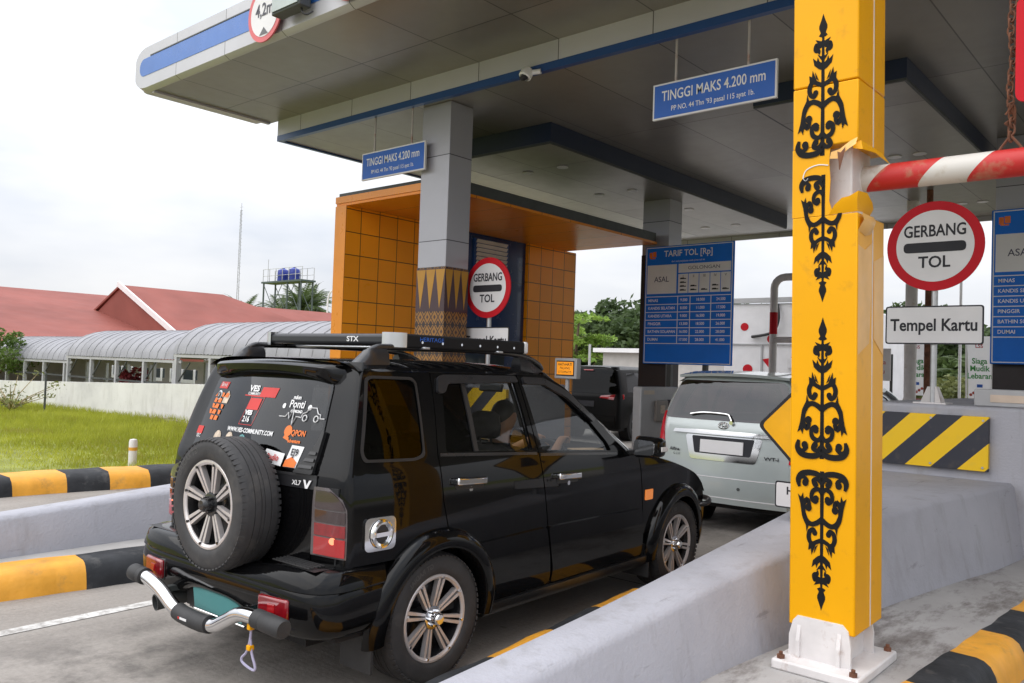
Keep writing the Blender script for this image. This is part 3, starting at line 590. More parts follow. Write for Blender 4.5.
for s in (1, -1):
    panel('headlight', 'clear_lens', suv, [(s * a, z) for a, z in rnd(rect(.42, .76, .66, .81), .04)], [], Fm(.012), (0, 1, 0))
    panel('fog_light', 'clear_lens', suv, [(s * a, z) for a, z in rnd(rect(.50, .66, .42, .52), .03)], [], Fm(.012), (0, 1, 0))
    b = MB().tube(spline([(s * .80, 3.30, .62), (s * .86, 3.36, .64), (s * .80, 3.48, .66), (s * .55, 3.58, .66)], 5), .022, 10); b.build('bumper_tip', 'satinblack', suv)
    P = [[(s * (S(v, z) + .002), v, z) for z in np.linspace(.28, .62, 6)] for v in np.linspace(3.22, 3.44, 6)]; MB().grid(P).build('bumper_corner', 'carpaint', suv)
# rear bumper
def bump_ring(z, o):
    """plan outline of the bumper from right wheel arch round the back to the left"""
    P = [(.885, -.40), (.893, -.62), (.875, -.74), (.80, -.825), (.62, -.862), (.30, -.872), (0, -.875)]
    P = spline(P, 5); P = [(p[0] - o * min(1, abs(p[0]) / .6), p[1] + o * min(1, max(0, -(p[1] + .42)) / .25)) for p in P]; return P + [(-a, b_) for a, b_ in P[-2::-1]]
rows = []
for z, o in ((.735, .20), (.738, .10), (.732, .045), (.715, .02), (.66, .006), (.635, .002), (.628, .010), (.615, .006), (.56, .0), (.47, .004), (.42, .02), (.395, .05), (.39, .12)):
    row = []
    for (a, b_) in bump_ring(z, o):
        zz = z
        if z < .56: zz = z + (.56 - z) * .55 * math.exp(-(a / .34) ** 4)
        if z > .70: zz = z - .045 * math.exp(-((a - .10) / .36) ** 4)
        row.append((a, b_, zz))
    rows.append(row)
rb = MB().grid(rows).build('rear_bumper', 'carpaint', suv, smooth=50)
MB().grid([[(u, v, .737 - .045 * math.exp(-((u - .10) / .36) ** 4) - .002) for u in np.linspace(-.80, .80, 33)] for v in (-.80, -.70, -.60)]).build('bumper_step', 'blackplastic', rb)
for k in range(5):
    u0 = .40 + .0 * k; MB().obox((.60, -.79 + .022 * k, .742), (1, 0, 0), (0, 0, 1), .30, .008, .006).build('step_groove', 'rubber', rb)
for s in (1, -1):
    b = MB().obox((s * .575, -.862, .535), (1, s * .10, 0), (0, 0, 1), .215, .035, .105); r_ = b.build('reflector', 'redlens', rb, bevel=.012)
    MB().obox((s * .575, -.845, .535), (1, s * .10, 0), (0, 0, 1), .235, .03, .125).build('reflector_housing', 'blackplastic', r_, bevel=.01)
    MB().obox((s * .575, -.881, .535), (1, s * .10, 0), (0, 0, 1), .05, .004, .04).build('reflector_glow', 'redglow', r_)
pb = MB().box(-.33, .42, -.80, -.775, .36, .60).build('plate_recess', 'blackplastic', rb)
MB().obox((.05, -.832, .435), (1, 0, 0), (0, -.12, 1), .50, .012, .125).build('number_plate', 'teal', suv, bevel=.004)
MB().tube([(-.20, -.84, .372), (.30, -.84, .372)], .005, 6).build('plate_frame', 'chrome', suv)
# pipe guard
pth = spline([(-.60, -.955, .505), (-.48, -.955, .50), (-.33, -.955, .46), (-.20, -.955, .40), (-.10, -.955, .378), (.04, -.955, .372), (.20, -.955, .385), (.30, -.955, .43), (.42, -.955, .487), (.54, -.955, .50), (.70, -.955, .495)], 6)
pg = MB().tube(pth, .037, 18).build('bumper_guard', 'chrome', suv); pg['label'] = 'bent chrome pipe guard with black rubber ends'
for a, b_ in (((-.51, -.955, .503), (-.655, -.955, .508)), ((.565, -.955, .50), (.79, -.955, .492))):
    A = Vector(a); D = (Vector(b_) - A); MB().lathe([(.037, 0), (.047, .005), (.047, D.length * .3), (.0455, D.length * .31), (.0475, D.length * .33), (.047, D.length - .012), (.040, D.length), (.0001, D.length)], A, D, 24).build('rubber_end', 'rubber', pg)
MB().tube([(-.145, -.955, .386), (-.10, -.955, .378), (0, -.955, .373), (.10, -.955, .373), (.165, -.955, .381)], .046, 20).build('rubber_sleeve', 'rubber', pg)
b = MB(); b.box(-.07, -.055, -1.003, -1.0015, .372, .384); b.build('sleeve_mark', 'sticker_r', pg); MB().box(-.05, .015, -1.003, -1.0015, .372, .384).build('sleeve_mark', 'sticker_w', pg)
for u in (-.36, .46): MB().box(u - .02, u + .02, -.95, -.70, .44, .47).build('guard_bracket', 'dark_steel', pg)
b = MB().lathe([(.044, -.22), (.046, 0), (.040, 0), (.038, -.10), (.0001, -.10)], (-.46, -.92, .36), (-.15, -1, -.1), 24); b.build('exhaust', 'dark_steel', suv)
b = MB().lathe([(.05, -.3), (.05, 0), (.044, 0), (.04, -.10), (.0001, -.10)], (-.30, -.78, .42), (0, -1, 0), 24); b.build('exhaust', 'rust', suv)
ts = MB().tube(spline([(.525, -.955, .455), (.525, -.955, .40), (.50, -.955, .325), (.462, -.957, .285), (.475, -.957, .262), (.56, -.957, .248), (.575, -.957, .268), (.54, -.955, .325), (.527, -.955, .39)], 4), .0065, 6).build('tow_strap', mat('strap_cloth', (.42, .40, .55), .8), suv)
MB().box(.512, .54, -.972, -.94, .435, .465).build('strap_band', 'yellow', ts, bevel=.005); MB().box(.51, .54, -.97, -.94, .335, .362).build('strap_band', 'yellow', ts, bevel=.005)
# wheels
def tyre_prof(w, r):
    return [(r * .655, -w * .40), (r * .68, -w * .46), (r * .74, -w * .50), (r * .80, -w * .505), (r * .86, -w * .50), (r * .885, -w * .495), (r * .94, -w * .47), (r * .975, -w * .42), (r * .992, -w * .36), (r * .998, -w * .22), (r * .985, -w * .215), (r * .985, -w * .195), (r, -w * .19), (r, -w * .06), (r * .987, -w * .055), (r * .987, -w * .03), (r, -w * .025)]
def make_wheel(name, par, c, ax, r=.36, w=.25, hubmat='rim', label=None):
    """wheel face looks along ax; c is the centre of the wheel"""
    c = Vector(c); ax = Vector(ax).normalized(); ri = r * .66
    e1 = Vector((0, 0, 1)); e1 = (e1 - ax * e1.dot(ax)).normalized(); e2 = ax.cross(e1)
    def W(x, y, h): return tuple(c + e1 * y + e2 * x + ax * h)
    b = MB().lathe([(ri * .93, w * .42), (ri * .90, w * .30), (ri * .84, w * .1), (ri * .82, -w * .1), (ri * .86, -w * .40), (ri, -w * .44)], c, ax, 48); b.lathe([(.0001, w * .0), (ri * .83, -w * .05)], c, ax, 32)
    wh = b.build(name, 'rimdark', par)
    if label: wh['label'] = label
    pr = tyre_prof(w, r); pr = [(a, -h) for a, h in pr]; pr2 = pr + [(a, -h) for a, h in pr[::-1]]
    b = MB().lathe(pr2, c, ax, 72)
    n = 64
    for i in range(n):                                                  # shoulder blocks
        t = 2 * math.pi * i / n; e = e1 * math.cos(t) + e2 * math.sin(t); tg_ = ax.cross(e)
        for sg in (1, -1): b.obox(c + e * (r * .968) + ax * sg * w * .42, ax * sg + e * -.36, e, w * .15, r * .06, r * .022)
    b.build('tyre', 'tyre', wh, smooth=35)
    b = MB().lathe([(ri * .90, w * .40), (ri * .905, w * .425), (ri * .955, w * .455), (ri * 1.0, w * .455), (ri * 1.02, w * .43)], c, ax, 56)
    for k in range(8):
        t = 2 * math.pi * (k + .3) / 8; ct, st = math.cos(t), math.sin(t)
        def q(rad, lat, h): return W(rad * ct - lat * st, rad * st + lat * ct, h)
        r0, r1 = ri * .27, ri * .93
        for sg in (1, -1):
            l0, l1, g0, g1 = ri * .055, ri * .115, ri * .016, ri * .034
            V = [q(r0, sg * g0, w * .36), q(r0, sg * l0 * 1.3, w * .36), q(r1, sg * l1, w * .425), q(r1, sg * g1, w * .425)]
            V += [q(r0, sg * g0, w * .25), q(r0, sg * l0 * 1.3, w * .25), q(r1, sg * l1, w * .30), q(r1, sg * g1, w * .30)]
            b.add(V, [(0, 1, 2, 3), (4, 7, 6, 5), (0, 4, 5, 1), (1, 5, 6, 2), (2, 6, 7, 3), (3, 7, 4, 0)])
    b.build('rim', 'rim', wh, smooth=25)
    b = MB()
    for k in range(8):
        t = 2 * math.pi * (k + .3) / 8; p = W(ri * .93 * math.cos(t), ri * .93 * math.sin(t), w * .42); b.cyl(p, Vector(p) + ax * .012, ri * .032, n=8)
    for k in range(6):
        t = 2 * math.pi * k / 6; p = W(ri * .17 * math.cos(t), ri * .17 * math.sin(t), w * .36); b.cyl(p, Vector(p) + ax * .03, ri * .03, n=6)
    b.build('wheel_bolt', 'chrome' if hubmat == 'rim' else 'rimdark', wh)
    b = MB().lathe([(ri * .30, w * .25), (ri * .27, w * .37), (ri * .22, w * .38), (ri * .15, w * .385), (ri * .145, w * .56), (ri * .11, w * .60), (.0001, w * .605)], c, ax, 24); b.build('hub_cap', hubmat if hubmat != 'rim' else 'chrome', wh)
    return wh
def tyre_text(par, c, ax, r, w, word, a0, size):
    c = Vector(c); ax = Vector(ax).normalized(); e1 = Vector((0, 0, 1)); e1 = (e1 - ax * e1.dot(ax)).normalized(); e2 = ax.cross(e1); rr = r * .83
    def fn(a, b_):
        t = R(a0) + a / rr; e = e1 * math.cos(t) + e2 * math.sin(t); return tuple(c + e * (rr + b_) + ax * (w * .506 + .001))
    MB().text(word, size, fn, bold=.001).build('tyre_lettering', mat('tyre_letter', (.075, .072, .07), .7), par, smooth=0)
for c in (0.0, WB):
    for s in (1, -1):
        wh = make_wheel('wheel', suv, (s * .745, c, HUB), (s, 0, 0)); tyre_text(wh, (s * .745, c, HUB), (s, 0, 0), .36, .25, 'GT RADIAL', 28 if s == 1 else -30, .04)
sw = make_wheel('spare_wheel', suv, (.075, -.842, .985), (0, -1, 0), r=.352, w=.235, hubmat='rimdark', label='spare wheel with machined eight-spoke rim on the tailgate')
tyre_text(sw, (.075, -.842, .985), (0, -1, 0), .352, .235, 'GT RADIAL', 40, .045)
MB().cyl((.075, -.70, .985), (.075, -.84, .985), .10).build('spare_mount', 'dark_steel', suv)
# floor, underbody, dash, seats
b = MB().box(-.80, .80, -.66, 3.30, .36, .40); b.box(-.5, .5, -.60, 3.2, .26, .36); b.box(-.38, .38, -.70, -.5, .30, .5); b.build('underbody', 'interior', suv)
b = MB().box(-.78, .78, -.655, -.30, .40, 1.12); b.box(-.74, .74, 2.20, 3.2, .42, .90); b.build('cabin_lining', 'interior', suv)
MB().cyl((-.74, 0, HUB), (.74, 0, HUB), .05).build('rear_axle', 'dark_steel', suv)
P = [[(u, v, z - .015 * (u / .72) ** 2) for v, z in ((1.98, .50), (1.83, .80), (1.79, 1.04), (1.83, 1.10), (1.98, 1.125), (2.22, 1.12))] for u in np.linspace(-.74, .74, 9)]
MB().grid(P).build('dashboard', 'interior', suv, smooth=60)
MB().obox((.52, 2.02, 1.142), (.5, 1, 0), (0, 0, 1), .30, .22, .012).build('dash_cover', 'beige', suv, bevel=.005)
b = MB().tube([(.36 + .185 * math.cos(t), 1.72 - .05 * math.sin(t), 1.04 + .18 * math.sin(t)) for t in np.linspace(0, 2 * math.pi, 29)[:-1]], .015, 8, closed=True); b.obox((.36, 1.725, 1.04), (1, 0, 0), (0, 0, 1), .34, .03, .05); b.cyl((.36, 1.72, 1.03), (.36, 1.9, .97), .03); b.build('steering_wheel', 'blackplastic', suv)
MB().obox((.06, 1.80, 1.20), (1, 0, 0), (0, .1, 1), .085, .012, .165).build('phone_holder', 'sign_black', suv, bevel=.006)
for u, v in ((.37, 1.08), (-.37, .95), (.37, .08), (-.37, .08)):
    st = MB(); P = []
    for z, hw, vv, th in ((.58, .23, v + .06, .10), (.80, .24, v, .11), (1.05, .235, v - .07, .10), (1.20, .20, v - .11, .08), (1.235, .12, v - .12, .05)):
        P.append([(u + hw * math.cos(t), vv + th * math.sin(t) * (1.2 if math.sin(t) < 0 else .8), z) for t in np.linspace(0, 2 * math.pi, 17)])
    st.grid(P); st.box(u - .24, u + .24, v, v + .5, .44, .60)
    so = st.build('seat', 'seat', suv, smooth=50)
    hb = MB(); P = []
    for z, k in ((1.275, .7), (1.29, 1), (1.36, 1.05), (1.43, .95), (1.455, .6)): P.append([(u + .125 * k * math.cos(t), v - .145 + .055 * k * math.sin(t), z) for t in np.linspace(0, 2 * math.pi, 15)])
    hb.grid(P); hb.add(P[-1][:-1], [tuple(range(14))]); hb.cyl((u - .05, v - .13, 1.22), (u - .05, v - .145, 1.30), .008, n=6); hb.cyl((u + .05, v - .13, 1.22), (u + .05, v - .145, 1.30), .008, n=6)
    hb.build('headrest', 'seat', so, smooth=50)
MB().obox((0, 1.42, 1.60), (1, 0, 0), (0, .3, 1), .22, .03, .06).build('inside_mirror', 'blackplastic', suv, bevel=.01)
# roof rack
rk = MB(); Z0, Z1 = 1.862, 1.928; V0, V1 = -.17, 1.02
rk.box(-.58, .58, V0 - .002, V0 + .062, Z0, Z1)
rr = rk.build('roof_rack', mat('rack_grey', (.03, .031, .036), .4, metal=.2), suv, bevel=.02, seg=3); rr['label'] = 'black flat roof rack with silver corner caps'
for s in (1, -1):
    b = MB().box(min(s * .575, s * .625), max(s * .575, s * .625), V0 + .07, V1, Z0 - .012, Z1 + .004); sr = b.build('rack_side', 'rack_black', rr, bevel=.012)
    b = MB()
    for k in range(6): v = V0 + .22 + k * .17; b.cyl((s * .622, v, Z0 + .024), (s * .628, v, Z0 + .024), .008, n=10)
    b.build('rack_bolt', 'chrome', sr)
    P = [[(s * .53, V0 - .007, z)] + [(s * (.545 + .085 * math.sin(t)), V0 - .007 + .10 * (1 - math.cos(t)), z) for t in np.linspace(0, math.pi / 2, 7)] for z in (Z0 - .010, Z0 + .01, Z1 - .006, Z1 + .008)]
    P.append([(s * .53, V0 + .09, Z1 + .010)] * 8); P.insert(0, [(s * .53, V0 + .09, Z0 - .012)] * 8)
    MB().grid(P).build('corner_cap', mat('cast_aluminium', (.55, .56, .58), .35, metal=.8), rr, smooth=50)
    MB().box(min(s * .57, s * .625), max(s * .57, s * .625), V1, V1 + .04, Z0 - .012, Z1 + .004).build('corner_cap', 'clear_lens', rr, bevel=.012)
b = MB().box(-.575, .575, V1 - .02, V1 + .03, Z0, Z1 - .01)
for v in np.linspace(V0 + .12, V1 - .1, 9): b.box(-.57, .57, v, v + .07, Z0 + .012, Z0 + .03)
b.build('rack_slats', 'rack_black', rr)
b = MB()
for v in (.05, .72): b.box(-.64, .64, v, v + .055, 1.846, 1.861)
b.build('crossbar', 'steel', rr, bevel=.006)
MB().text('STX', .042, lambda a, bb: (a, V0 - .0035, bb), .27, (Z0 + Z1) / 2, width=1.4, bold=.001).build('rack_lettering', 'sticker_w', rr, smooth=0)
MB().text('HERITAGE', .034, lambda a, bb: (.6262, V0 + .30 + a, bb), 0, (Z0 + Z1) / 2 + .008, width=1.3).build('rack_lettering', 'sign_blue', rr, smooth=0)

# driver behind the wheel
drv = thing('person', 'driver in a dark shirt with hands on the wheel of the black car', 'person', (0, 0, 0), None, 0, local=True)
drv.matrix_world = Matrix.Translation((-4.176, 3.24, .003)) @ Matrix.Rotation(YAW, 4, 'Z') @ Matrix.Translation((.37, 1.13, .62))
def skinned(name, pts, edges, parent, mats, pick, sub=2):
    me = bpy.data.meshes.new(name); me.from_pydata([p[0] for p in pts], edges, []); o = bpy.data.objects.new(name, me); COL.objects.link(o)
    md = o.modifiers.new('skin', 'SKIN'); md.use_smooth_shade = True; o.modifiers.new('sub', 'SUBSURF').levels = sub
    for i, p in enumerate(pts): me.skin_vertices[0].data[i].radius = p[1] if isinstance(p[1], tuple) else (p[1], p[1])
    me.skin_vertices[0].data[0].use_root = True
    dg = bpy.context.evaluated_depsgraph_get(); m2 = bpy.data.meshes.new_from_object(o.evaluated_get(dg)); bpy.data.objects.remove(o)
    m2.name = name; q = link(name, m2, mats, parent); m2.polygons.foreach_set('material_index', [pick(f.center) for f in m2.polygons]); m2.shade_smooth(); return q
pts = [((0, 0, .10), (.15, .12)), ((0, -.03, .28), (.14, .105)), ((0, -.05, .46), (.165, .11)), ((0, -.04, .60), (.09, .08)), ((0, -.02, .67), .055), ((0, .0, .735), (.07, .078)), ((0, .01, .80), (.076, .092)), ((0, .005, .86), (.068, .08)), ((0, .0, .90), (.035, .04)), ((0, .11, .775), .013)]
edges = [(0, 1), (1, 2), (2, 3), (3, 4), (4, 5), (5, 6), (6, 7), (7, 8), (6, 9)]
for s in (1, -1):
    b0 = len(pts); pts += [((s * .20, -.04, .555), .062), ((s * .255, .10, .42), .048), ((s * .21, .30, .50), .043), ((s * .13, .50, .605), .028), ((s * .115, .555, .625), (.034, .02))]; edges += [(2, b0), (b0, b0 + 1), (b0 + 1, b0 + 2), (b0 + 2, b0 + 3), (b0 + 3, b0 + 4)]
    for k, (dx, L_) in enumerate(((-.03, .065), (-.01, .075), (.01, .07), (.03, .055))):
        c0 = len(pts); pts += [((s * (.115 - dx * .8), .575, .635 - .004 * k), .0095), ((s * (.112 - dx), .60, .628 - .004 * k), .009), ((s * (.112 - dx), .603, .600 - L_ * .25), .008)]; edges += [(b0 + 4, c0), (c0, c0 + 1), (c0 + 1, c0 + 2)]
    c0 = len(pts); pts += [((s * .085, .55, .61), .010), ((s * .075, .572, .592), .009)]; edges += [(b0 + 4, c0), (c0, c0 + 1)]
    l0 = len(pts); pts += [((s * .10, .06, .08), .09), ((s * .16, .48, .10), .066), ((s * .15, .74, -.14), .045), ((s * .15, .86, -.15), .035)]; edges += [(0, l0), (l0, l0 + 1), (l0 + 1, l0 + 2), (l0 + 2, l0 + 3)]
def pick(c):
    if c.z > .615 and c.y < .2: return 0
    if c.y > .17 and c.z > .3: return 0
    return 2 if c.z < .16 else 1
skinned('body', pts, edges, drv, ['skin', 'shirt', 'trousers'], pick)
b = MB(); P = []
for a in np.linspace(0, 1, 9):
    row = []
    for t in np.linspace(0, 2 * math.pi, 19):
        ph = a * (1.35 + .75 * max(0, -math.sin(t))); row.append((.088 * math.sin(ph) * math.cos(t), .005 + .105 * math.sin(ph) * math.sin(t) - .004, .80 + .112 * math.cos(ph)))
    P.append(row)
OFF[drv] = (0, 0, 0); b.grid(P).build('hair', 'hair', drv, smooth=80)
# ------------------------------------------------------------------ the setting: ground, road, kerbs, islands
def struct(o): o['kind'] = 'structure'; return o
g = MB(); xs = [-600, -200, -80, -40, -30, -25, -20, -16, -14, -12.5, -11.6, -9, 20, 80, 600]; ys = [-400, -60, -10, 0, 3, 6, 9, 12, 20, 40, 90, 200, 900]
g.grid([[(x, y, -.03 + (.06 if (-40 < x < -12 and -6 < y < 12) else 0)) for y in ys] for x in xs]); struct(g.build('ground', 'soil', smooth=80))
def ribbon(L, Rr, z): return [[(a[0], a[1], z), (b_[0], b_[1], z)] for a, b_ in zip(L, Rr)]
road = MB().grid([[(x, y, 0.0) for y in (-40, -5, 5, 15, 30, 80, 160)] for x in (-11.4, -6, 0, 6, 30)]); road.grid([[(x, y, -.002) for y in (14.6, 20, 40)] for x in (-26, -18, -11.3)]); struct(road.build('road', 'road', smooth=0))
ln = MB()
for xc, dx in ((-5.72, 0), (-3.55, 0)):
    if xc == -5.72: ln.grid([[(xc + .03 * (y - 2) * -.9 - w, y, .004) for y in np.linspace(-3, 14, 12)] for w in (0, .11)])
struct(ln.build('lane_line', 'line', smooth=0))
def at_path(P, n=40):
    """even points along a spline with their side normal (to the right of travel)"""
    P = spline([(a, b, 0) for a, b in P], 14); L = [0]
    for i in range(1, len(P)): L.append(L[-1] + np.linalg.norm(P[i] - P[i - 1]))
    return P, L
def kerb(name, label, path, side, seg, phase, h=.2, w=.27, group=None):
    """painted kerb along the path of its lane-side foot; side=+1 body to the right of travel"""
    P, L = at_path(path); N = max(2, int(L[-1] / .1)); b = MB(); X = []
    prof = [(0, -.01), (.012, .06), (.03, .12), (.055, .165), (.09, .19), (.13, h), (w, h), (w, -.01)]
    for k in range(N + 1):
        l = L[-1] * k / N; i = min(max(1, int(np.searchsorted(L, l))), len(L) - 1); t = (l - L[i - 1]) / (L[i] - L[i - 1]); p = P[i - 1] + (P[i] - P[i - 1]) * t; d = P[i] - P[i - 1]; d /= np.linalg.norm(d)
        nrm = np.array((d[1], -d[0], 0)) * side; wob = .004 * math.sin(k * 1.7)
        X.append([tuple(p + nrm * (a + wob) + np.array((0, 0, z + .004 * math.sin(k * .9)))) for a, z in prof])
    for k in range(N):
        b.mi = int(((L[-1] * (k + .5) / N) + phase) // seg) % 2; b.grid([X[k], X[k + 1]])
    b.mi = 0; b.add(X[0], [tuple(range(8))]); b.add(X[-1], [tuple(range(8))])
    bm_ = b.build(name, ['kerb_y', 'kerb_k'], None, smooth=50, origin=(path[0][0], path[0][1], 0))
    return tag(bm_, label, 'kerb', group)
KR = [(-2.72, -2.0), (-2.93, .6), (-3.08, 2.6), (-3.135, 3.4), (-3.22, 4.06), (-3.32, 4.85), (-3.36, 5.6), (-3.38, 7), (-3.38, 9), (-3.38, 12), (-3.38, 16), (-3.38, 21), (-3.38, 26)]
kerb('kerb', 'yellow and black kerb beside the black car\'s right wheels, in front of the long grey wall', KR, 1, .6, .58)
KL = [(-6.72, -2), (-6.58, 1.0), (-6.5, 2.14), (-6.40, 3.1), (-6.34, 4.2), (-6.32, 6), (-6.35, 9), (-6.36, 12), (-6.38, 16), (-6.39, 21), (-6.4, 26)]
kerb('kerb', 'broad yellow and black kerb on the far side of the black car\'s lane', KL, -1, 1.0, .27, w=.33)
KF = [(-10.55, -3), (-10.85, 1), (-11.06, 3.58), (-10.83, 5.5), (-10.75, 7), (-10.9, 11), (-11.4, 14.5)]
kerb('kerb', 'yellow and black kerb bordering the grass', KF, -1, .54, .80, h=.22, w=.6)
KN = [(-1.35, 1.5), (-1.12, 3.2), (-.985, 5.0), (-.86, 6.9), (-.80, 9), (-.78, 12), (-.78, 16), (-.78, 21), (-.78, 26)]
kerb('kerb', 'yellow and black kerb at the corner beside the yellow post\'s pavement', KN, -1, .66, .10, w=.27)
# raised pavements
b = MB().grid([[(a[0] + .26, y, .196) for a, y in zip([(np.interp(y, [p[1] for p in KR], [p[0] for p in KR]),) for y in Y_], Y_)] for Y_ in [list(np.linspace(1.0, 26, 40))]] + [[(np.interp(y, [p[1] for p in KN], [p[0] for p in KN]) - .25, y, .196) for y in np.linspace(1.0, 26, 40)]])
struct(b.build('pavement', 'slab', smooth=0))
b = MB().grid([[(np.interp(y, [p[1] for p in KL], [p[0] for p in KL]) - .32, y, .196) for y in np.linspace(-2, 26, 40)], [(-8.7 + .15 * max(0, 3 - y), y, .196) for y in np.linspace(-2, 26, 40)]])
b.grid([[(-8.7 + .15 * max(0, 3 - y), y, z) for y in np.linspace(-2, 26, 40)] for z in (.196, 0)])
struct(b.build('pavement', mat('plain_slab', (.40, .385, .37), .75, var=.15, vs=2, bmp=.2), smooth=0))
struct(MB().grid([[(x, y, .012) for y in np.linspace(-3, 12, 10)] for x in (-12.3, -11.2)]).build('verge', 'dirt', smooth=0))
# low walls of the islands, crash blocks
def island_wall(name, label, sec, loc):
    """sec: rows (y, xl, xr, xbase_l, xbase_r, ztop)"""
    b = MB(); rows = []
    for y, xl, xr, bl, br, z in sec: rows.append([(bl, y, .19), (xl, y, z - .03), (xl + .03, y, z), (xr - .03, y, z), (xr, y, z - .035), (br, y, .19)])
    n = len(rows); yy = [r[0] for r in sec]
    S_ = spline([np.array(r, float) for r in rows], 6); b.grid([[tuple(q) for q in r] for r in S_]); b.add([tuple(q) for q in S_[0]], [tuple(range(6))])
    return tag(b.build(name, 'grey_wall', None, smooth=55, origin=loc), label, 'barrier')
w1 = island_wall('concrete_barrier', 'long low grey concrete barrier running from the camera past the yellow post', [(-.5, -2.46, -2.28, -2.47, -2.26, .36), (1.2, -2.42, -2.17, -2.43, -2.13, .43), (2.4, -2.41, -2.13, -2.42, -2.07, .50), (3.5, -2.42, -2.11, -2.44, -2.045, .57), (4.5, -2.44, -2.07, -2.46, -1.985, .65), (6.0, -2.50, -1.93, -2.52, -1.80, .755), (7.3, -2.60, -1.73, -2.62, -1.60, .82), (8.0, -2.66, -1.58, -2.68, -1.47, .838), (8.77, -2.72, -1.475, -2.74, -1.39, .855)], (-2.3, 2.0, .19))
cb = MB().box(-2.80, -1.06, 8.75, 12.9, .19, 1.535)
cb1 = tag(cb.build('concrete_block', 'grey_wall', None, bevel=.03, origin=(-1.9, 8.75, .19)), 'tall grey concrete crash block carrying the striped hazard plate at the right', 'barrier')
w2 = island_wall('concrete_barrier', 'low grey concrete barrier beyond the black car at the left', [(-2, -7.32, -6.95, -7.34, -6.90, .40), (1.0, -7.26, -6.98, -7.28, -6.95, .44), (2.3, -7.28, -7.02, -7.30, -6.97, .50), (3.5, -7.36, -7.05, -7.38, -7.0, .57), (5, -7.5, -6.98, -7.52, -6.9, .66), (6.5, -7.7, -6.9, -7.72, -6.82, .76), (8.02, -7.93, -6.95, -7.94, -6.92, .85)], (-7.2, 2.0, .19))
cb2 = tag(MB().box(-7.95, -6.9, 8.02, 9.15, .19, 1.54).build('concrete_block', 'grey_wall', None, bevel=.03, origin=(-7.3, 8, .19)), 'grey concrete crash block seen through the black car\'s windows', 'barrier')
hz = tag(MB().box(-2.665, -1.68, 8.69, 8.747, .94, 1.445).build('hazard_plate', 'hazard', None, bevel=.004, origin=(-2.17, 8.69, .94)), 'yellow plate with slanting black stripes on the right crash block', 'hazard sign')
for x in (-2.62, -2.17, -1.725):
    for z in (.975, 1.41): MB().cyl((x, 8.692, z), (x, 8.682, z), .011, n=8).build('bolt', 'steel', hz)
hz2 = tag(MB().box(-7.85, -6.95, 7.95, 8.005, 1.01, 1.47).build('hazard_plate', 'hazard', None, bevel=.004, origin=(-7.3, 7.93, 1.01)), 'yellow and black hazard plate glimpsed through the black car\'s rear door window', 'hazard sign')
# ------------------------------------------------------------------ yellow post
PX0, PX1, PY0, PY1 = -1.95, -1.575, 4.80, 5.27
post = thing('yellow_post', 'tall yellow post with black scroll ornaments and a torn corner, on a white steel foot', 'post', (-1.76, 5.09, .2))
def cladding(z0, z1, name='cladding'):
    b = MB(); b.box(PX0, PX1, PY0, PY1, z0, z1); return b.build(name, 'yellow', post, bevel=.008)
lo = cladding(.335, 2.70); up1 = cladding(3.46, 5.2); up0 = cladding(3.10, 3.455)
for z0, z1 in ((.34, 2.68), (3.11, 5.18)): MB().box(PX1, PX1 + .0025, PY0 + .25, PY0 + .262, z0, z1).build('seam_strip', 'white_steel', post, smooth=0)
st = MB().prism([(PX0, 2.70), (-1.71, 2.70), (-1.735, 2.78), (-1.728, 2.90), (-1.736, 3.0), (-1.73, 3.10), (PX0, 3.10)], lambda a, c, t: (a, PY0 + t, c), .004); st.prism([(PY0 + .005, 2.70), (PY1, 2.70), (PY1, 3.10), (PY0 + .005, 3.10)], lambda a, c, t: (PX0 + .002 + t, a, c), .004)
st.build('torn_cladding', 'yellow', post, smooth=0)
MB().box(-1.86, -1.64, 4.90, 5.22, .5, 5.0).build('inner_column', 'white_steel', post, bevel=.01)
def flap(rows, mt, name='torn_flap'): MB().grid(rows).build(name, mt, post, smooth=60)
flap([[(-1.735, 4.798, 2.70), (-1.715, 4.79, 2.73), (-1.70, 4.785, 2.75)], [(-1.68, 4.798, 2.70), (-1.665, 4.78, 2.745), (-1.655, 4.775, 2.785)], [(-1.62, 4.798, 2.702), (-1.61, 4.775, 2.755), (-1.61, 4.77, 2.79)], [(-1.576, 4.80, 2.705), (-1.572, 4.78, 2.765), (-1.565, 4.775, 2.815)], [(-1.573, 4.87, 2.71), (-1.556, 4.86, 2.755), (-1.54, 4.85, 2.81)], [(-1.573, 4.93, 2.70), (-1.555, 4.93, 2.735), (-1.535, 4.925, 2.765)], [(-1.573, 4.99, 2.70), (-1.56, 4.99, 2.72), (-1.55, 4.99, 2.74)]], 'yellow')
flap([[(-1.73, 4.79, 3.02), (-1.72, 4.785, 3.055)], [(-1.68, 4.775, 3.01), (-1.67, 4.775, 3.062)], [(-1.62, 4.76, 3.05), (-1.61, 4.77, 3.098)], [(-1.575, 4.76, 3.075), (-1.575, 4.79, 3.12)]], 'yellow_fade')
flap([[(-1.68, 4.77, 3.05), (-1.66, 4.765, 3.04), (-1.63, 4.76, 3.07)], [(-1.672, 4.768, 2.99), (-1.655, 4.762, 2.985), (-1.64, 4.76, 3.02)], [(-1.668, 4.765, 2.945), (-1.662, 4.764, 2.94), (-1.66, 4.762, 2.95)]], 'rust')
flap([[(-1.60, 4.79, 3.06), (-1.60, 4.80, 3.10)], [(-1.55, 4.80, 3.05), (-1.565, 4.82, 3.105)], [(-1.53, 4.95, 3.055), (-1.57, 4.98, 3.11)], [(-1.52, 5.2, 3.03), (-1.57, 5.2, 3.11)]], 'yellow')
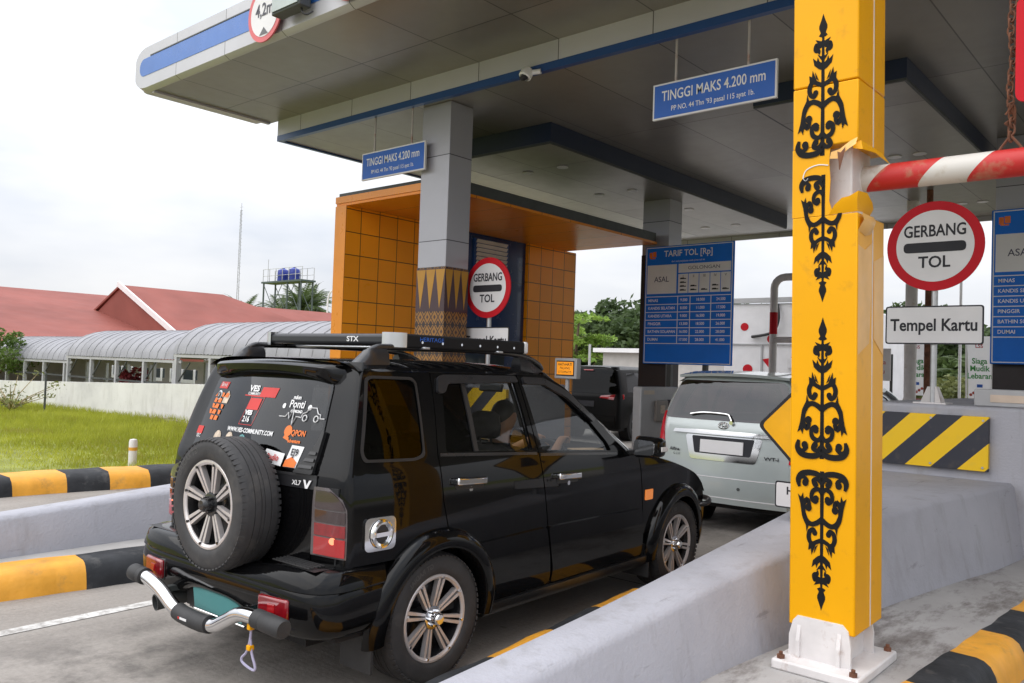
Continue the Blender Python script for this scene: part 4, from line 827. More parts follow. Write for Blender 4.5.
flap([[(-1.576, 4.81, 2.60), (-1.55, 4.83, 2.66), (-1.56, 4.83, 2.70)], [(-1.572, 4.92, 2.58), (-1.53, 4.93, 2.63), (-1.545, 4.92, 2.69)], [(-1.572, 5.02, 2.60), (-1.55, 5.04, 2.67), (-1.56, 5.03, 2.70)]], 'yellow_fade')
MB().prism([(PY0 + .01, 1.9), (PY0 + .2, 1.97), (PY0 + .24, 2.3), (PY0 + .235, 2.55), (PY0 + .12, 2.5), (PY0 + .01, 2.52)], lambda a, c, t: (PX1 + .001 + t, a, c), .0012).build('faded_paint', 'yellow_fade', post, smooth=0)
MB().prism([(PY0 + .28, 2.0), (PY0 + .46, 1.9), (PY0 + .46, 2.5), (PY0 + .28, 2.45)], lambda a, c, t: (PX1 + .001 + t, a, c), .0012).build('faded_paint', 'yellow_fade', post, smooth=0)
def foot(b):                                                           # the foot stands plumb on the pavement under the leaning shaft
    Mi = post_M.inverted(); b.v = [tuple(Mi @ Vector(p) + Vector(OFF[post])) for p in b.v]; return b
post_M = Matrix.Translation((-1.642, 4.775, .294)) @ Matrix.Rotation(R(-.42), 4, 'Y') @ Matrix.Rotation(R(1.1), 4, 'X') @ Matrix.Scale(.94, 4)
post.matrix_world = post_M
ft = foot(MB().box(-1.86, -1.40, 4.36, 5.0, .195, .25)).build('base_plate', 'white_steel', post, bevel=.012)
b = MB()
for x, y in ((-1.82, 4.40), (-1.44, 4.40), (-1.84, 4.96), (-1.44, 4.96)): foot(MB().cyl((x, y, .245), (x, y, .268), .022, n=6).cyl((x, y, .262), (x, y, .285), .011, n=8)).build('anchor_bolt', 'rust', ft)
b = MB()
for y in (4.50, 4.86): b.prism([(-1.815, .249), (-1.485, .249), (-1.485, .36), (-1.50, .44), (-1.53, .47), (-1.77, .47), (-1.795, .44), (-1.815, .36)], lambda a, c, t: (a, y - .01 + t, c), .02)
for x in (-1.76, -1.545): b.prism([(4.47, .249), (4.98, .249), (4.98, .34), (4.95, .42), (4.9, .46), (4.52, .46), (4.49, .42), (4.47, .34)], lambda a, c, t: (x - .01 + t, a, c), .02)
foot(b).build('gusset', 'white_steel', post, smooth=0)
foot(MB().box(-1.755, -1.55, 4.52, 4.85, .254, .6)).build('foot_column', 'white_steel', post, bevel=.01)
# scroll ornaments
def ribbon2d(b, pts, ws, fn, lay):
    P = spline([(p[0], p[1], w) for p, w in zip(pts, ws)], 7); Lf = []; Rt = []
    for i, p in enumerate(P):
        d = P[min(i + 1, len(P) - 1)][:2] - P[max(i - 1, 0)][:2]; d = d / (np.linalg.norm(d) + 1e-9); n = np.array((-d[1], d[0])) * p[2] / 2; Lf.append(tuple(p[:2] + n)); Rt.append(tuple(p[:2] - n))
    b.grid([[fn(*a, lay) for a in Lf], [fn(*a, lay) for a in Rt]])
def ornament(cx, z0, z1, cut=None, hz=.87):
    """z0 the wide end, z1 the pointed tip"""
    H = z1 - z0; b = MB(); A = abs(H); ky = H
    fn = lambda x, y, l: (cx + x * A * hz, PY0 - .0012 - l * .00012, z0 + y * ky)
    l = [0]
    def L(): l[0] += 1; return l[0]
    def both(pts, ws):
        for s in (1, -1):
            if cut and cut(s, pts): continue
            ribbon2d(b, [(s * x, y) for x, y in pts], [w * 1.06 for w in ws], fn, L())
    def blob(x, y, r):
        for s in (1, -1):
            if cut and cut(s, [(x, y)]): continue
            q = arc((s * x, y), r, 0, 360, 14)[:-1]; ll = L(); b.add([fn(a, c, ll) for a, c in q], [tuple(range(len(q)))])
    def leafp(P):
        for s in (1, -1):
            if cut and cut(s, P): continue
            ll = L(); b.add([fn(s * a, c, ll) for a, c in P], [tuple(range(len(P)))])
    ribbon2d(b, [(0, 0), (0, .3), (0, .6), (0, .86)], [.036, .03, .026, .018], fn, L())
    ll = L(); P = [(0, 1), (.016, .955), (.033, .915), (.033, .895), (.02, .865), (.036, .845), (.014, .835), (0, .84)]; P += [(-a, c) for a, c in P[-2:0:-1]]; b.add([fn(a, c, ll) for a, c in P], [tuple(range(len(P)))])
    # crown curls
    both([(.0, .80), (.03, .775), (.058, .79), (.06, .755), (.035, .74), (.03, .715)], [.03, .035, .02, .034, .03, .006]); blob(.052, .748, .018)
    leafp([(.005, .80), (.02, .81), (.062, .825), (.04, .79), (.012, .765)])
    # flames
    leafp([(.004, .60), (.035, .615), (.07, .645), (.082, .70), (.05, .672), (.042, .70), (.028, .668), (.012, .655)]); leafp([(.004, .665), (.026, .69), (.045, .72), (.02, .705), (.006, .70)])
    # third tier spiral
    both([(.0, .495), (.04, .512), (.082, .53), (.106, .49), (.10, .445), (.07, .424), (.05, .445)], [.03, .03, .03, .036, .034, .028, .026]); blob(.057, .448, .022)
    leafp([(.045, .525), (.06, .56), (.083, .612), (.088, .566), (.110, .578), (.106, .53), (.085, .505)]); leafp([(.03, .53), (.05, .575), (.065, .60), (.055, .55)])
    # spreading branch with hanging leaf
    both([(.0, .345), (.04, .375), (.085, .388), (.125, .368), (.148, .325), (.155, .28)], [.036, .036, .034, .038, .036, .022]); leafp([(.085, .39), (.11, .405), (.125, .45), (.132, .40), (.15, .37), (.12, .355)])
    leafp([(.135, .335), (.17, .31), (.180, .25), (.202, .178), (.174, .198), (.158, .165), (.150, .21), (.124, .19), (.136, .25)])
    both([(.16, .27), (.125, .215), (.105, .245), (.12, .285)], [.02, .034, .03, .02]); blob(.11, .27, .028)
    # inner spiral and foot scrolls
    both([(.0, .16), (.03, .13), (.075, .15), (.085, .20), (.055, .225), (.035, .205)], [.03, .03, .034, .03, .028, .03]); blob(.048, .20, .024)
    both([(.0, .045), (.04, .022), (.11, .016), (.172, .032), (.198, .075), (.188, .125)], [.02, .038, .04, .042, .042, .022]); both([(.195, .075), (.16, .05), (.125, .075), (.135, .10)], [.02, .026, .03, .02]); blob(.138, .092, .027); 
    both([(.0, .10), (.03, .06), (.07, .07), (.065, .105)], [.02, .03, .03, .02]); blob(.052, .098, .023)
    o = b.build('ornament', 'ornament', lo if max(z0, z1) < 2.75 else post, smooth=0)
    return o
ornament(-1.765, 1.305, 2.115); ornament(-1.762, 1.235, .445)
ornament(-1.775, 3.045, 3.87, cut=lambda s, P: s == 1 and max(c for a, c in P) < .13 and max(a for a, c in P) > .09)
ornament(-1.768, 2.935, 2.20, cut=lambda s, P: s == 1 and max(c for a, c in P) < .36)
ornament(-1.775, 4.80, 3.955)
MB().tube(spline([(-1.74, PY0 - .002, 2.985), (-1.80, PY0 - .002, 2.995), (-1.865, PY0 - .002, 2.975), (-1.885, PY0 - .002, 2.93), (-1.87, PY0 - .002, 2.91), (-1.855, PY0 - .002, 2.925)], 4), .004, 4).build('scroll_trace', 'sticker_w', post)
# top beam out of the frame that carries the chains
MB().box(PX1 + .003, 3.4, 4.95, 5.25, 4.82, 5.12).build('beam', 'yellow', post, bevel=.01)
bar = tag(MB().cyl((-1.60, 4.74, 2.872), (3.0, 4.74, 2.852), .071, n=32).build('height_bar', 'barstripe', None, origin=(-1.60, 4.74, 2.87)), 'red and white striped height limit bar fixed to the yellow post', 'height bar')
MB().lathe([(.071, 0), (.088, 0), (.088, .05), (.072, .055)], (-1.60, 4.74, 2.872), (1, 0, 0), 24).build('bar_collar', 'white_steel', bar)
def chain(x, y, z0, z1, label):
    t = thing('hanging_chain', label, 'chain', (x, y, z0)); b = MB(); n = int((z1 - z0) / .036)
    for k in range(n):
        z = z0 + .05 + k * .036; f = k % 2; P = []
        for a in np.linspace(0, 2 * math.pi, 13)[:-1]:
            dx = .014 * math.cos(a); dz = .027 * math.sin(a); jx = .006 * math.sin(k * .7); P.append((x + jx + (dx if f else dx * .5), y + (0 if f else dx * .9), z + dz))
        b.tube(P, .0055, 5, closed=True)
    b.build('links', 'rust', t); b = MB()
    b.tube(spline([(x - .06, y, z0 - .03), (x - .035, y, z0 + .01), (x, y, z0 + .055)], 4), .007, 6); b.tube(spline([(x + .06, y, z0 - .03), (x + .035, y, z0 + .01), (x, y, z0 + .055)], 4), .007, 6)
    for k in range(4): b.tube(spline([(x - .02 + .012 * k, y - .02, z0 + .16 + .02 * k), (x + .02 - .01 * k, y - .03, z0 + .20), (x + .01, y + .02, z0 + .10 + .02 * k), (x - .025, y - .01, z0 + .12)], 4), .005, 5)
    b.build('hook', 'rust', t); return t
chain(-.84, 4.74, 2.952, 4.60, 'rusty chain holding the striped bar beside the red-bordered sign')
rs = thing('red_bordered_sign', 'white rectangular sign with a red border at the upper right edge', 'sign', (-.2, 4.65, 3.15))
MB().prism(rnd(rect(-.808, .40, 3.145, 3.67), .05), lambda a, c, t: (a, 4.67 - t, c), .02).build('border', 'red', rs, smooth=0)
MB().prism(rnd(rect(-.752, .345, 3.20, 3.615), .03), lambda a, c, t: (a, 4.6495 - t, c), .002).build('face', 'sign_white', rs, smooth=0)
MB().box(-.79, -.75, 4.675, 4.70, 3.2, 4.6).build('hanger', 'rust', rs)
# ------------------------------------------------------------------ signs
def gate_sign(cx, y, zc, r, kz, kw, kh, zbase, label, group, ped=True):
    t = thing('toll_gate_sign', label, 'road sign', (cx, y, zbase), group)
    MB().cyl((cx, y + .05, zbase), (cx, y + .05, zc + .1), .03, n=16).build('pole', 'steel', t)
    b = MB()
    for a in (45, 135, 225, 315):
        dx, dy = math.cos(R(a)), math.sin(R(a)); b.add([(cx + dx * .028, y + .05 + dy * .028, zbase), (cx + dx * .13, y + .05 + dy * .13, zbase), (cx + dx * .12, y + .05 + dy * .12, zbase + .04), (cx + dx * .06, y + .05 + dy * .06, zbase + .17), (cx + dx * .028, y + .05 + dy * .028, zbase + .17)], [(0, 1, 2, 3, 4)])
    b.box(cx - .15, cx + .15, y - .09, y + .19, zbase, zbase + .015); b.build('pole_foot', 'white_steel', t, smooth=0)
    d = MB().lathe([(.0001, .0), (r, .0), (r, .014), (.0001, .014)], (cx, y, zc), (0, 1, 0), 64).build('round_plate', 'red', t)
    MB().lathe([(.0001, 0), (r * .80, 0)], (cx, y - .003, zc), (0, 1, 0), 64).build('plate_face', 'sign_white', d, smooth=0)
    fn = lambda a, c: (cx + a, y - .0065, c)
    MB().text('GERBANG', r * .37, fn, 0, zc + r * .33, width=.76, bold=.003).text('TOL', r * .36, fn, 0, zc - r * .37, width=.95, bold=.003).build('lettering', 'sign_black', d, smooth=0)
    MB().prism(rnd(rect(cx - r * .64, cx + r * .64, zc - r * .14, zc + r * .085), r * .1), lambda a, c, t_: (a, y - .0065 - t_ * .001, c), .5).build('bar_mark', 'sign_black', d, smooth=0)
    k = MB().prism(rnd(rect(cx - kw / 2, cx + kw / 2, kz - kh / 2, kz + kh / 2), .03), lambda a, c, tt: (a, y + .012 - tt, c), .012).build('card_plate', 'sign_black', t, smooth=0)
    MB().prism(rnd(rect(cx - kw / 2 + .014, cx + kw / 2 - .014, kz - kh / 2 + .014, kz + kh / 2 - .014), .02), lambda a, c, tt: (a, y - .0005 - tt, c), .0015).build('plate_face', 'sign_white', k, smooth=0)
    MB().text('Tempel Kartu', kh * .44, lambda a, c: (cx + a, y - .0038, c), 0, kz - .005, width=.84, bold=.004).build('lettering', 'sign_black', k, smooth=0)
    return t
gate_sign(-2.245, 9.0, 3.112, .449, 2.319, .90, .385, 1.535, 'round GERBANG TOL sign over a Tempel Kartu plate standing on the right crash block', 'toll gate signs')
gate_sign(-7.43, 8.06, 2.795, .402, 2.10, .80, .345, 1.54, 'round GERBANG TOL sign over a Tempel Kartu plate in front of the patterned column', 'toll gate signs')
def hang_sign(x0, x1, y, z0, z1, ztop, label):
    t = thing('hanging_sign', label, 'hanging sign', ((x0 + x1) / 2, y, z0), 'blue height signs under the canopy'); w = x1 - x0; cx = (x0 + x1) / 2; h = z1 - z0
    p = MB().box(x0, x1, y, y + .03, z0, z1).build('panel', 'sign_white', t)
    MB().prism(rect(x0 + .018, x1 - .018, z0 + .018, z1 - .018), lambda a, c, k: (a, y - .001 - k, c), .0015).build('panel_face', 'sign_blue', p, smooth=0)
    fn = lambda a, c: (cx + a, y - .0042, c)
    MB().text('TINGGI MAKS 4.200 mm', h * .40, fn, 0, z0 + h * .62, width=w / 1.31 * .70 * .375 / h, bold=.0015).text("PP NO. 44 Thn '93 pasal 115 ayat 1b.", h * .20, fn, 0, z0 + h * .25, width=w / 1.31 * .78 * .375 / h, bold=.0005).build('lettering', 'sticker_w', p, smooth=0)
    for x in (x0 + w * .19, x1 - w * .22): MB().cyl((x, y + .015, z1), (x, y + .015, ztop), .013, n=8).build('rod', mat('worn_rod', (.45, .42, .40), .5, dirt=((.3, .12, .06), 6, .5, .7)), t)
hang_sign(-4.58, -3.238, 7.42, 4.375, 4.748, 5.2, 'blue TINGGI MAKS sign hanging nearer, above the black car\'s lane')
hang_sign(-9.343, -8.042, 7.42, 4.322, 4.705, 5.2, 'blue TINGGI MAKS sign hanging in front of the grey column at the left')
def tariff(x0, y, z0, w, h, label, post_x):
    t = thing('tariff_board', label, 'tariff board', (x0 + w / 2, y, z0), 'toll tariff boards'); X = lambda a: x0 + w * a; Zf = lambda c: z0 + h * (1 - c)
    p = MB().box(x0, x0 + w, y, y + .04, z0, z0 + h).build('panel', 'board_blue', t, bevel=.01); wl = MB(); lay = [0]
    def q(b, a0, a1, c0, c1, l=1): b.add([(X(a0), y - .001 * l, Zf(c1)), (X(a1), y - .001 * l, Zf(c1)), (X(a1), y - .001 * l, Zf(c0)), (X(a0), y - .001 * l, Zf(c0))], [(0, 1, 2, 3)])
    for a0, a1, c0, c1 in ((.012, .988, .008, .014), (.012, .988, .985, .991), (.012, .02, .014, .985), (.98, .988, .014, .985)): q(wl, a0, a1, c0, c1)
    c0 = .43; rows = 6; dc = .066
    for k in range(rows + 1): q(wl, .02, .98, c0 + dc * k - .003, c0 + dc * k + .003, 1.2)
    for a in (.395, .535, .765): q(wl, a - .004, a + .004, c0, c0 + rows * dc, 1.4)
    wl.build('grid_lines', 'sticker_w', p, smooth=0)
    gp = MB()
    for a0, a1, c_0, c_1 in ((.03, .375, .16, .405), (.395, .97, .16, .235), (.395, .505, .245, .405), (.512, .625, .245, .405), (.632, .745, .245, .405), (.752, .86, .245, .405), (.867, .97, .245, .405)): q(gp, a0, a1, c_0, c_1, 1.5)
    gp.build('grey_cells', 'panel_grey', p, smooth=0); fn = lambda a, c: (a, y - .0035, c)
    MB().text('TARIF TOL [Rp]', h * .072, fn, X(.50), Zf(.07), width=.92, bold=.002).text('dari asal perjalanan anda pintu tol ini', h * .022, fn, X(.5), Zf(.135), width=.95).build('lettering', 'sticker_w', p, smooth=0)
    MB().text('ASAL', h * .065, fn, X(.2), Zf(.285), width=.95, bold=.001).text('GOLONGAN', h * .04, fn, X(.68), Zf(.198), width=1.25).build('lettering', 'text_blue', p, smooth=0)
    b = MB()
    for a, s_ in zip((.45, .568, .688, .806, .918), ('I', 'II', 'III', 'IV', 'V')): b.text(s_, h * .03, fn, X(a), Zf(.268))
    for a, n in zip((.45, .568, .688, .806, .918), (4, 2, 1, 2, 1)):
        for k in range(n):
            c_ = .385 - k * .032; q(b, a - .035, a + .035, c_ - .008, c_, 3.2); q(b, a - .03, a + .012, c_ - .013, c_ - .008, 3.2)
    b.build('vehicle_marks', 'sign_black', p, smooth=0)
    b = MB()
    for k, (nm, f1, f2, f3) in enumerate((('MINAS', '9.500', '18.000', '24.500'), ('KANDIS SELATAN', '8.000', '11.000', '17.500'), ('KANDIS UTARA', '9.000', '16.500', '19.000'), ('PINGGIR', '13.500', '18.500', '26.000'), ('BATHIN SOLAPAN', '16.000', '22.000', '28.000'), ('DUMAI', '17.500', '28.000', '41.000'))):
        c_ = c0 + dc * (k + .5); b.text(nm, h * .034, fn, X(.05), Zf(c_), 'LEFT', width=.95, bold=.001)
        for a, s_ in ((.465, f1), (.65, f2), (.872, f3)): b.text(s_, h * .033, fn, X(a), Zf(c_), width=.9, bold=.001)
    b.build('lettering', mat('pale_lettering', (.84, .83, .86), .5), p, smooth=0)
    b = MB(); q(b, .05, .085, .05, .095, 2); q(b, .09, .13, .045, .09, 2); q(b, .06, .12, .095, .105, 2); b.build('emblem', 'sticker_o', p, smooth=0)
    if post_x is not None: 
        for a in (.3, .7): MB().box(X(a) - .04, X(a) + .04, y + .042, y + .12, .19, z0 + h).build('support', 'dark_steel', t)
tariff(-8.09, 13.0, 1.895, 1.74, 2.12, 'blue TARIF TOL board standing left, above the parked silver and black cars', 1)
tariff(-2.515, 13.0, 2.02, 1.74, 2.13, 'blue TARIF TOL board cut off by the right edge, beside the round sign', 1)
dm = thing('diamond_sign', 'yellow diamond warning sign half hidden behind the yellow post', 'road sign', (-2.16, 5.75, .7))
MB().cyl((-2.16, 5.79, .70), (-2.16, 5.79, 1.6), .028, n=12).build('pole', 'steel', dm)
def dia(c, r, y, t): return MB().prism(rnd([(c[0] - r, c[1]), (c[0], c[1] - r), (c[0] + r, c[1]), (c[0], c[1] + r)], .04), lambda a, z, k: (a, y - k, z), t)
dp = dia((-2.165, 1.405), .425, 5.76, .012).build('plate', 'sign_black', dm, smooth=0); dia((-2.165, 1.405), .393, 5.7465, .002).build('plate_face', mat('sign_yellow', (.85, .42, .01), .35), dp, smooth=0)
MB().prism([(-2.33, 1.30), (-2.27, 1.36), (-2.30, 1.26)], lambda a, z, k: (a, 5.743 - k, z), .001).prism([(-2.25, 1.25), (-2.05, 1.25), (-2.10, 1.55), (-2.2, 1.55)], lambda a, z, k: (a, 5.743 - k, z), .001).build('symbol', 'sign_black', dp, smooth=0)
np_ = MB().prism(rnd(rect(-2.445, -1.95, .835, 1.02), .02), lambda a, z, k: (a, 5.75 - k, z), .01).build('name_plate', 'sign_black', dm, smooth=0)
MB().prism(rnd(rect(-2.435, -1.96, .845, 1.01), .015), lambda a, z, k: (a, 5.739 - k, z), .0015).build('plate_face', 'sign_white', np_, smooth=0)
MB().text('H', .075, lambda a, z: (a, 5.7365, z), -2.335, .955, bold=.002).build('lettering', 'sign_black', np_, smooth=0)
def round_limit(cx, z, r, txt, label):
    t = thing('height_limit_sign', label, 'road sign', (cx, 5.27, z), 'round height signs on the canopy edge')
    d = MB().lathe([(.0001, 0), (r, 0), (r, .02), (.0001, .02)], (cx, 5.265, z), (0, 1, 0), 56).build('plate', mat('faded_red', (.62, .12, .13), .5, var=.1), t)
    MB().lathe([(.0001, 0), (r * .82, 0)], (cx, 5.262, z), (0, 1, 0), 56).build('plate_face', 'sign_white', d, smooth=0)
    MB().text(txt, r * .62, lambda a, c: (cx + a, 5.2585, c), 0, z + .03, width=.85, bold=.004).build('lettering', mat('faded_black', (.10, .10, .12), .6, spec=.2), d, smooth=0)
    for s in (1, -1): MB().add([(cx - .09, 5.2585, z - s * r * .76), (cx + .09, 5.2585, z - s * r * .76), (cx, 5.2585, z - s * r * .50)], [(0, 1, 2)]).build('arrow_mark', mat('faded_grey', (.16, .16, .17), .6, spec=.2), d, smooth=0)
    MB().box(cx - .05, cx + .05, 5.285, 5.335, z - .2, z + .2).build('bracket', 'dark_steel', t)
round_limit(-8.53, 5.79, .345, '4,2m', 'round 4,2m height sign on the canopy edge left of the lane light box')
round_limit(-6.95, 5.87, .345, '4,2m', 'round red-rimmed sign on the canopy edge, cut off by the top of the picture')
lb = thing('lane_light', 'grey lane light box hanging on the canopy edge between two round signs', 'signal light', (-7.85, 5.2, 5.6))
MB().box(-8.16, -7.62, 5.12, 5.27, 5.60, 6.12).build('housing', 'dark_steel', lb, bevel=.015); MB().box(-8.13, -7.65, 5.105, 5.118, 5.63, 6.09).build('lamp_panel', mat('lamp_glass', (.30, .36, .34), .25, coat=.5), lb)
MB().text('V', .25, lambda a, c: (a, 5.1035, c), -7.88, 5.87).build('arrow', mat('green_led', (.3, .6, .45), .4), lb, smooth=0)
MB().tube(spline([(-7.70, 5.2, 5.60), (-7.66, 5.19, 5.54), (-7.62, 5.22, 5.52), (-7.60, 5.28, 5.57)], 4), .012, 6).build('cable', 'rubber', lb); MB().box(-7.95, -7.8, 5.275, 5.335, 5.7, 6.0).build('bracket', 'dark_steel', lb)
# ------------------------------------------------------------------ canopy
cp = thing('toll_canopy', 'large grey canopy roof with silver and blue edges over the toll lanes', 'canopy', (-7.97, 7.7, 0))
XL, XR = -11.95, 14.0; prof = [(5.42, 5.49), (5.40, 5.49), (5.335, 5.53), (5.335, 6.11), (5.40, 6.15), (5.42, 6.15)]
b = MB(); n0 = []
def fas(x, k=1.0): return [(x, y, 5.82 + (z - 5.82) * k) for y, z in prof]
rows = [fas(XL + .33 * (1 - math.cos(a)), .35 + .65 * math.sin(a)) for a in np.linspace(0, math.pi / 2, 9)] + [fas(x) for x in np.linspace(XL + .4, XR, 12)]
b.grid(rows); b.box(XL + .33, XR, 5.42, 19.3, 5.95, 6.14); b.build('fascia', 'fascia', cp, smooth=50)
MB().box(XL + .02, XL + .34, 5.42, 7.32, 5.52, 6.10).build('side_fascia', 'fascia', cp, bevel=.06)
bb = MB(); P = [(XL + .16 + .115 * (1 - math.cos(a)), 5.82 + .115 * math.sin(a) * s_) for s_, aa in ((-1, np.linspace(math.pi / 2, 0, 7)), (1, np.linspace(0, math.pi / 2, 7))) for a in aa]
P = [(-11.55, 5.70)] + [(-11.68 - .13 * math.sin(t), 5.825 - .125 * math.cos(t)) for t in np.linspace(.2, math.pi - .2, 9)] + [(-11.55, 5.95), (XR, 5.95), (XR, 5.70)]
bb.prism(P, lambda a, c, t: (a, 5.334 - t, c), .004); bb.build('blue_band', 'blue_band', cp, smooth=0)
MB().prism([(-11.5, 5.955), (XR, 5.955), (XR, 5.97), (-11.5, 5.97)], lambda a, c, t: (a, 5.334 - t, c), .009).build('band_lip', 'dark_steel', cp, smooth=0)
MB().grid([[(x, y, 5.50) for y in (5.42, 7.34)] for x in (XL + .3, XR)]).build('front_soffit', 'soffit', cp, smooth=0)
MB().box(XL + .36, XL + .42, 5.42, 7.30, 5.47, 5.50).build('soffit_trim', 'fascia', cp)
MB().box(-11.36, XR, 7.33, 7.37, 5.265, 5.53).build('inner_fascia', 'fascia', cp); MB().box(-11.362, XR, 7.326, 7.40, 5.175, 5.262).build('blue_strip', 'navy_plain', cp)
MB().box(-11.36, -11.30, 7.402, 19.3, 5.175, 5.60).build('side_beam', 'navy_plain', cp)
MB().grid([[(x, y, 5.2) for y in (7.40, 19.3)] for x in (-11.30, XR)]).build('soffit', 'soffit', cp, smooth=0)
MB().box(-11.3, XR, 19.3, 19.36, 5.1, 6.14).build('rear_fascia', 'fascia', cp)
def drop(x0, x1, y0, y1, z):
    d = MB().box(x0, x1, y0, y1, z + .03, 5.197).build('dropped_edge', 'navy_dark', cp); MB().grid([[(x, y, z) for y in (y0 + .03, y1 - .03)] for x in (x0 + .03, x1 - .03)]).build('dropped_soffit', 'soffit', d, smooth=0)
    MB().box(x0 + .004, x1 - .004, y0 + .004, y1 - .004, z + .002, z + .029).build('edge_lip', 'dark_steel', d)
    b = MB()
    for y in np.linspace(y0 + 1.2, y1 - 1, 4):
        for x in (x0 + .7, x1 - .7): b.cyl((x, y, z - .002), (x, y, z - .012), .09, n=16)
    b.build('downlight', 'white_paint', d)
drop(-9.3, -7.2, 9.0, 17.2, 4.9); drop(-4.35, -2.62, 9.3, 17.4, 4.95)
def column(x0, x1, y0, y1, label, batik_top, plain=False):
    c = MB().box(x0, x1, y0, y1, batik_top, 5.197).build('column', 'column_grey', cp, bevel=.006); c['label'] = label
    k = MB().box(x0 - .006, x1 + .006, y0 - .006, y1 + .006, .19, batik_top - .002).build('dark_base' if plain else 'patterned_base', mat('dark_brown_tile', (.02, .012, .012), .5) if plain else 'batik', c)
    if plain: return
    b = MB(); w = (x1 - x0 + .012) / 3; h = .52; zt = batik_top - .03
    for i in range(3):
        for fn, st, ww in ((lambda a, z: (a, y0 - .0085, z), x0 - .006, (x1 - x0 + .012) / 3), (lambda a, z: (x1 + .0085, a, z), y0 - .006, (y1 - y0 + .012) / 3)):
            a0 = st + ww * i; b.add([fn(a0 + ww * .02, zt), fn(a0 + ww * .98, zt), fn(a0 + ww * .5, zt - h)], [(0, 1, 2)])
    b.build('pattern_triangles', mat('ochre', (.42, .205, .015), .4), k, smooth=0)
    b = MB()
    for i in range(4):
        for fn, st, ww in ((lambda a, z: (a, y0 - .007, z), x0 - .006, (x1 - x0 + .012) / 4), (lambda a, z: (x1 + .007, a, z), y0 - .006, (y1 - y0 + .012) / 4)):
            a0 = st + ww * i; b.add([fn(a0, zt - h - .03), fn(a0 + ww, zt - h - .03), fn(a0 + ww, zt + .01), fn(a0, zt + .01)], [(0, 1, 2, 3)])
    b.build('pattern_ground', mat('plum_black', (.05, .022, .03), .4), k, smooth=0)
column(-8.215, -7.685, 7.52, 7.94, 'grey column with a brown patterned base near the orange wall', 3.03)
column(-8.26, -7.70, 13.15, 13.6, 'grey column behind the left tariff board', 3.9, True)
column(-2.5, -1.94, 13.15, 13.6, 'grey column behind the right tariff board', 3.9, True)
cc = thing('security_camera', 'small white dome camera on the inner canopy edge', 'security camera', (-6.19, 7.3, 5.2))
MB().lathe([(.0001, -.075), (.05, -.06), (.075, -.01), (.075, .05), (.055, .06)], (-6.19, 7.255, 5.165), (-.15, -.5, -1), 24).build('body', 'white_paint', cc); MB().lathe([(.0001, -.055), (.04, -.04), (.05, 0)], (-6.205, 7.215, 5.125), (-.15, -.3, 1), 20).build('lens', 'sign_black', cc)
MB().cyl((-6.17, 7.27, 5.17), (-6.03, 7.32, 5.175), .03, n=12).build('mount', 'white_paint', cc)
# ------------------------------------------------------------------ orange portal
op = thing('orange_portal', 'orange tiled portal with a blue louvred panel and overhanging roof', 'building', (-10.0, 10.4, 0))
XW = -9.89
MB().box(-10.13, XW, 7.6, 9.10, .0, 4.06).build('tiled_pier', 'orange_tile', op); MB().box(-10.13, XW, 11.82, 13.3, .0, 4.06).build('tiled_pier', 'orange_tile', op)
MB().box(-10.14, -9.886, 7.588, 7.599, 0, 4.06).build('edge_trim', 'orange_trim', op)
nv = MB().box(-10.12, -9.96, 9.103, 11.817, 0, 4.058).build('blue_panel', 'navy', op)
MB().box(-10.13, -7.86, 7.6, 13.0, 4.062, 4.10).build('roof_lining', tile_mat('orange_ceiling', (.78, .25, .008), (.10, .03, .01), 0, .72, 0, .01, rough=.3, var=.05, spec=.4), op)
MB().box(-10.14, -7.85, 7.585, 7.63, 4.102, 4.20).build('roof_edge', 'orange_trim', op); MB().box(-10.12, -7.87, 7.634, 12.98, 4.104, 4.26).build('roof_top', 'dark_steel', op)
lf = MB().box(-9.96, -9.93, 10.4, 11.3, 3.05, 3.98).build('louvre_frame', 'navy_plain', nv)
b = MB()
for z in np.linspace(3.10, 3.93, 12): b.obox((-9.92, 10.85, z), (0, 1, 0), (.6, 0, 1), .80, .012, .07)
b.build('louvre_slats', mat('louvre_beige', (.66, .58, .50), .5), lf, smooth=0)
MB().box(-9.958, -9.945, 10.2, 11.3, .9, 2.2).build('window_pane', 'win', nv)
MB().box(-9.944, -9.94, 10.7, 11.0, 2.28, 2.42).build('green_notice', 'green', nv)
# ------------------------------------------------------------------ kiosk, display
kk = thing('card_kiosk', 'grey steel card reader cabinet beside the silver car', 'card reader', (-6.75, 10.6, .2))
MB().box(-6.60, -6.45, 10.36, 11.45, .2, 1.53).build('cabinet', 'grey_steel', kk, bevel=.02)
rd_ = MB().box(-6.449, -6.40, 10.72, 11.05, 1.02, 1.33).build('reader', mat('brown_grey', (.22, .19, .17), .4), kk, bevel=.01); MB().box(-6.399, -6.395, 10.82, 10.95, 1.14, 1.26).build('reader_screen', 'sticker_t', rd_)
MB().box(-6.45, -6.38, 11.1, 11.2, 1.0, 1.34).build('side_post', 'sign_black', kk)
MB().box(-6.452, -6.4485, 10.42, 10.72, 1.42, 1.48).build('label_plate', mat('cream_strip', (.6, .52, .42), .6), kk)
dsp = thing('display_sign', 'small amber lit display on a grey pole behind the black car', 'display', (-6.75, 8.9, 1.54))
MB().cyl((-6.72, 8.93, 1.30), (-6.72, 8.93, 1.64), .028, n=12).build('pole', 'grey_steel', dsp); dh_ = MB().box(-6.90, -6.53, 8.87, 8.97, 1.625, 1.90).build('housing', 'grey_steel', dsp, bevel=.012); MB().box(-6.86, -6.57, 8.862, 8.869, 1.665, 1.865).build('screen_bezel', 'sign_black', dh_); MB().box(-6.85, -6.58, 8.858, 8.861, 1.68, 1.85).build('screen', 'lamp_on', dh_)
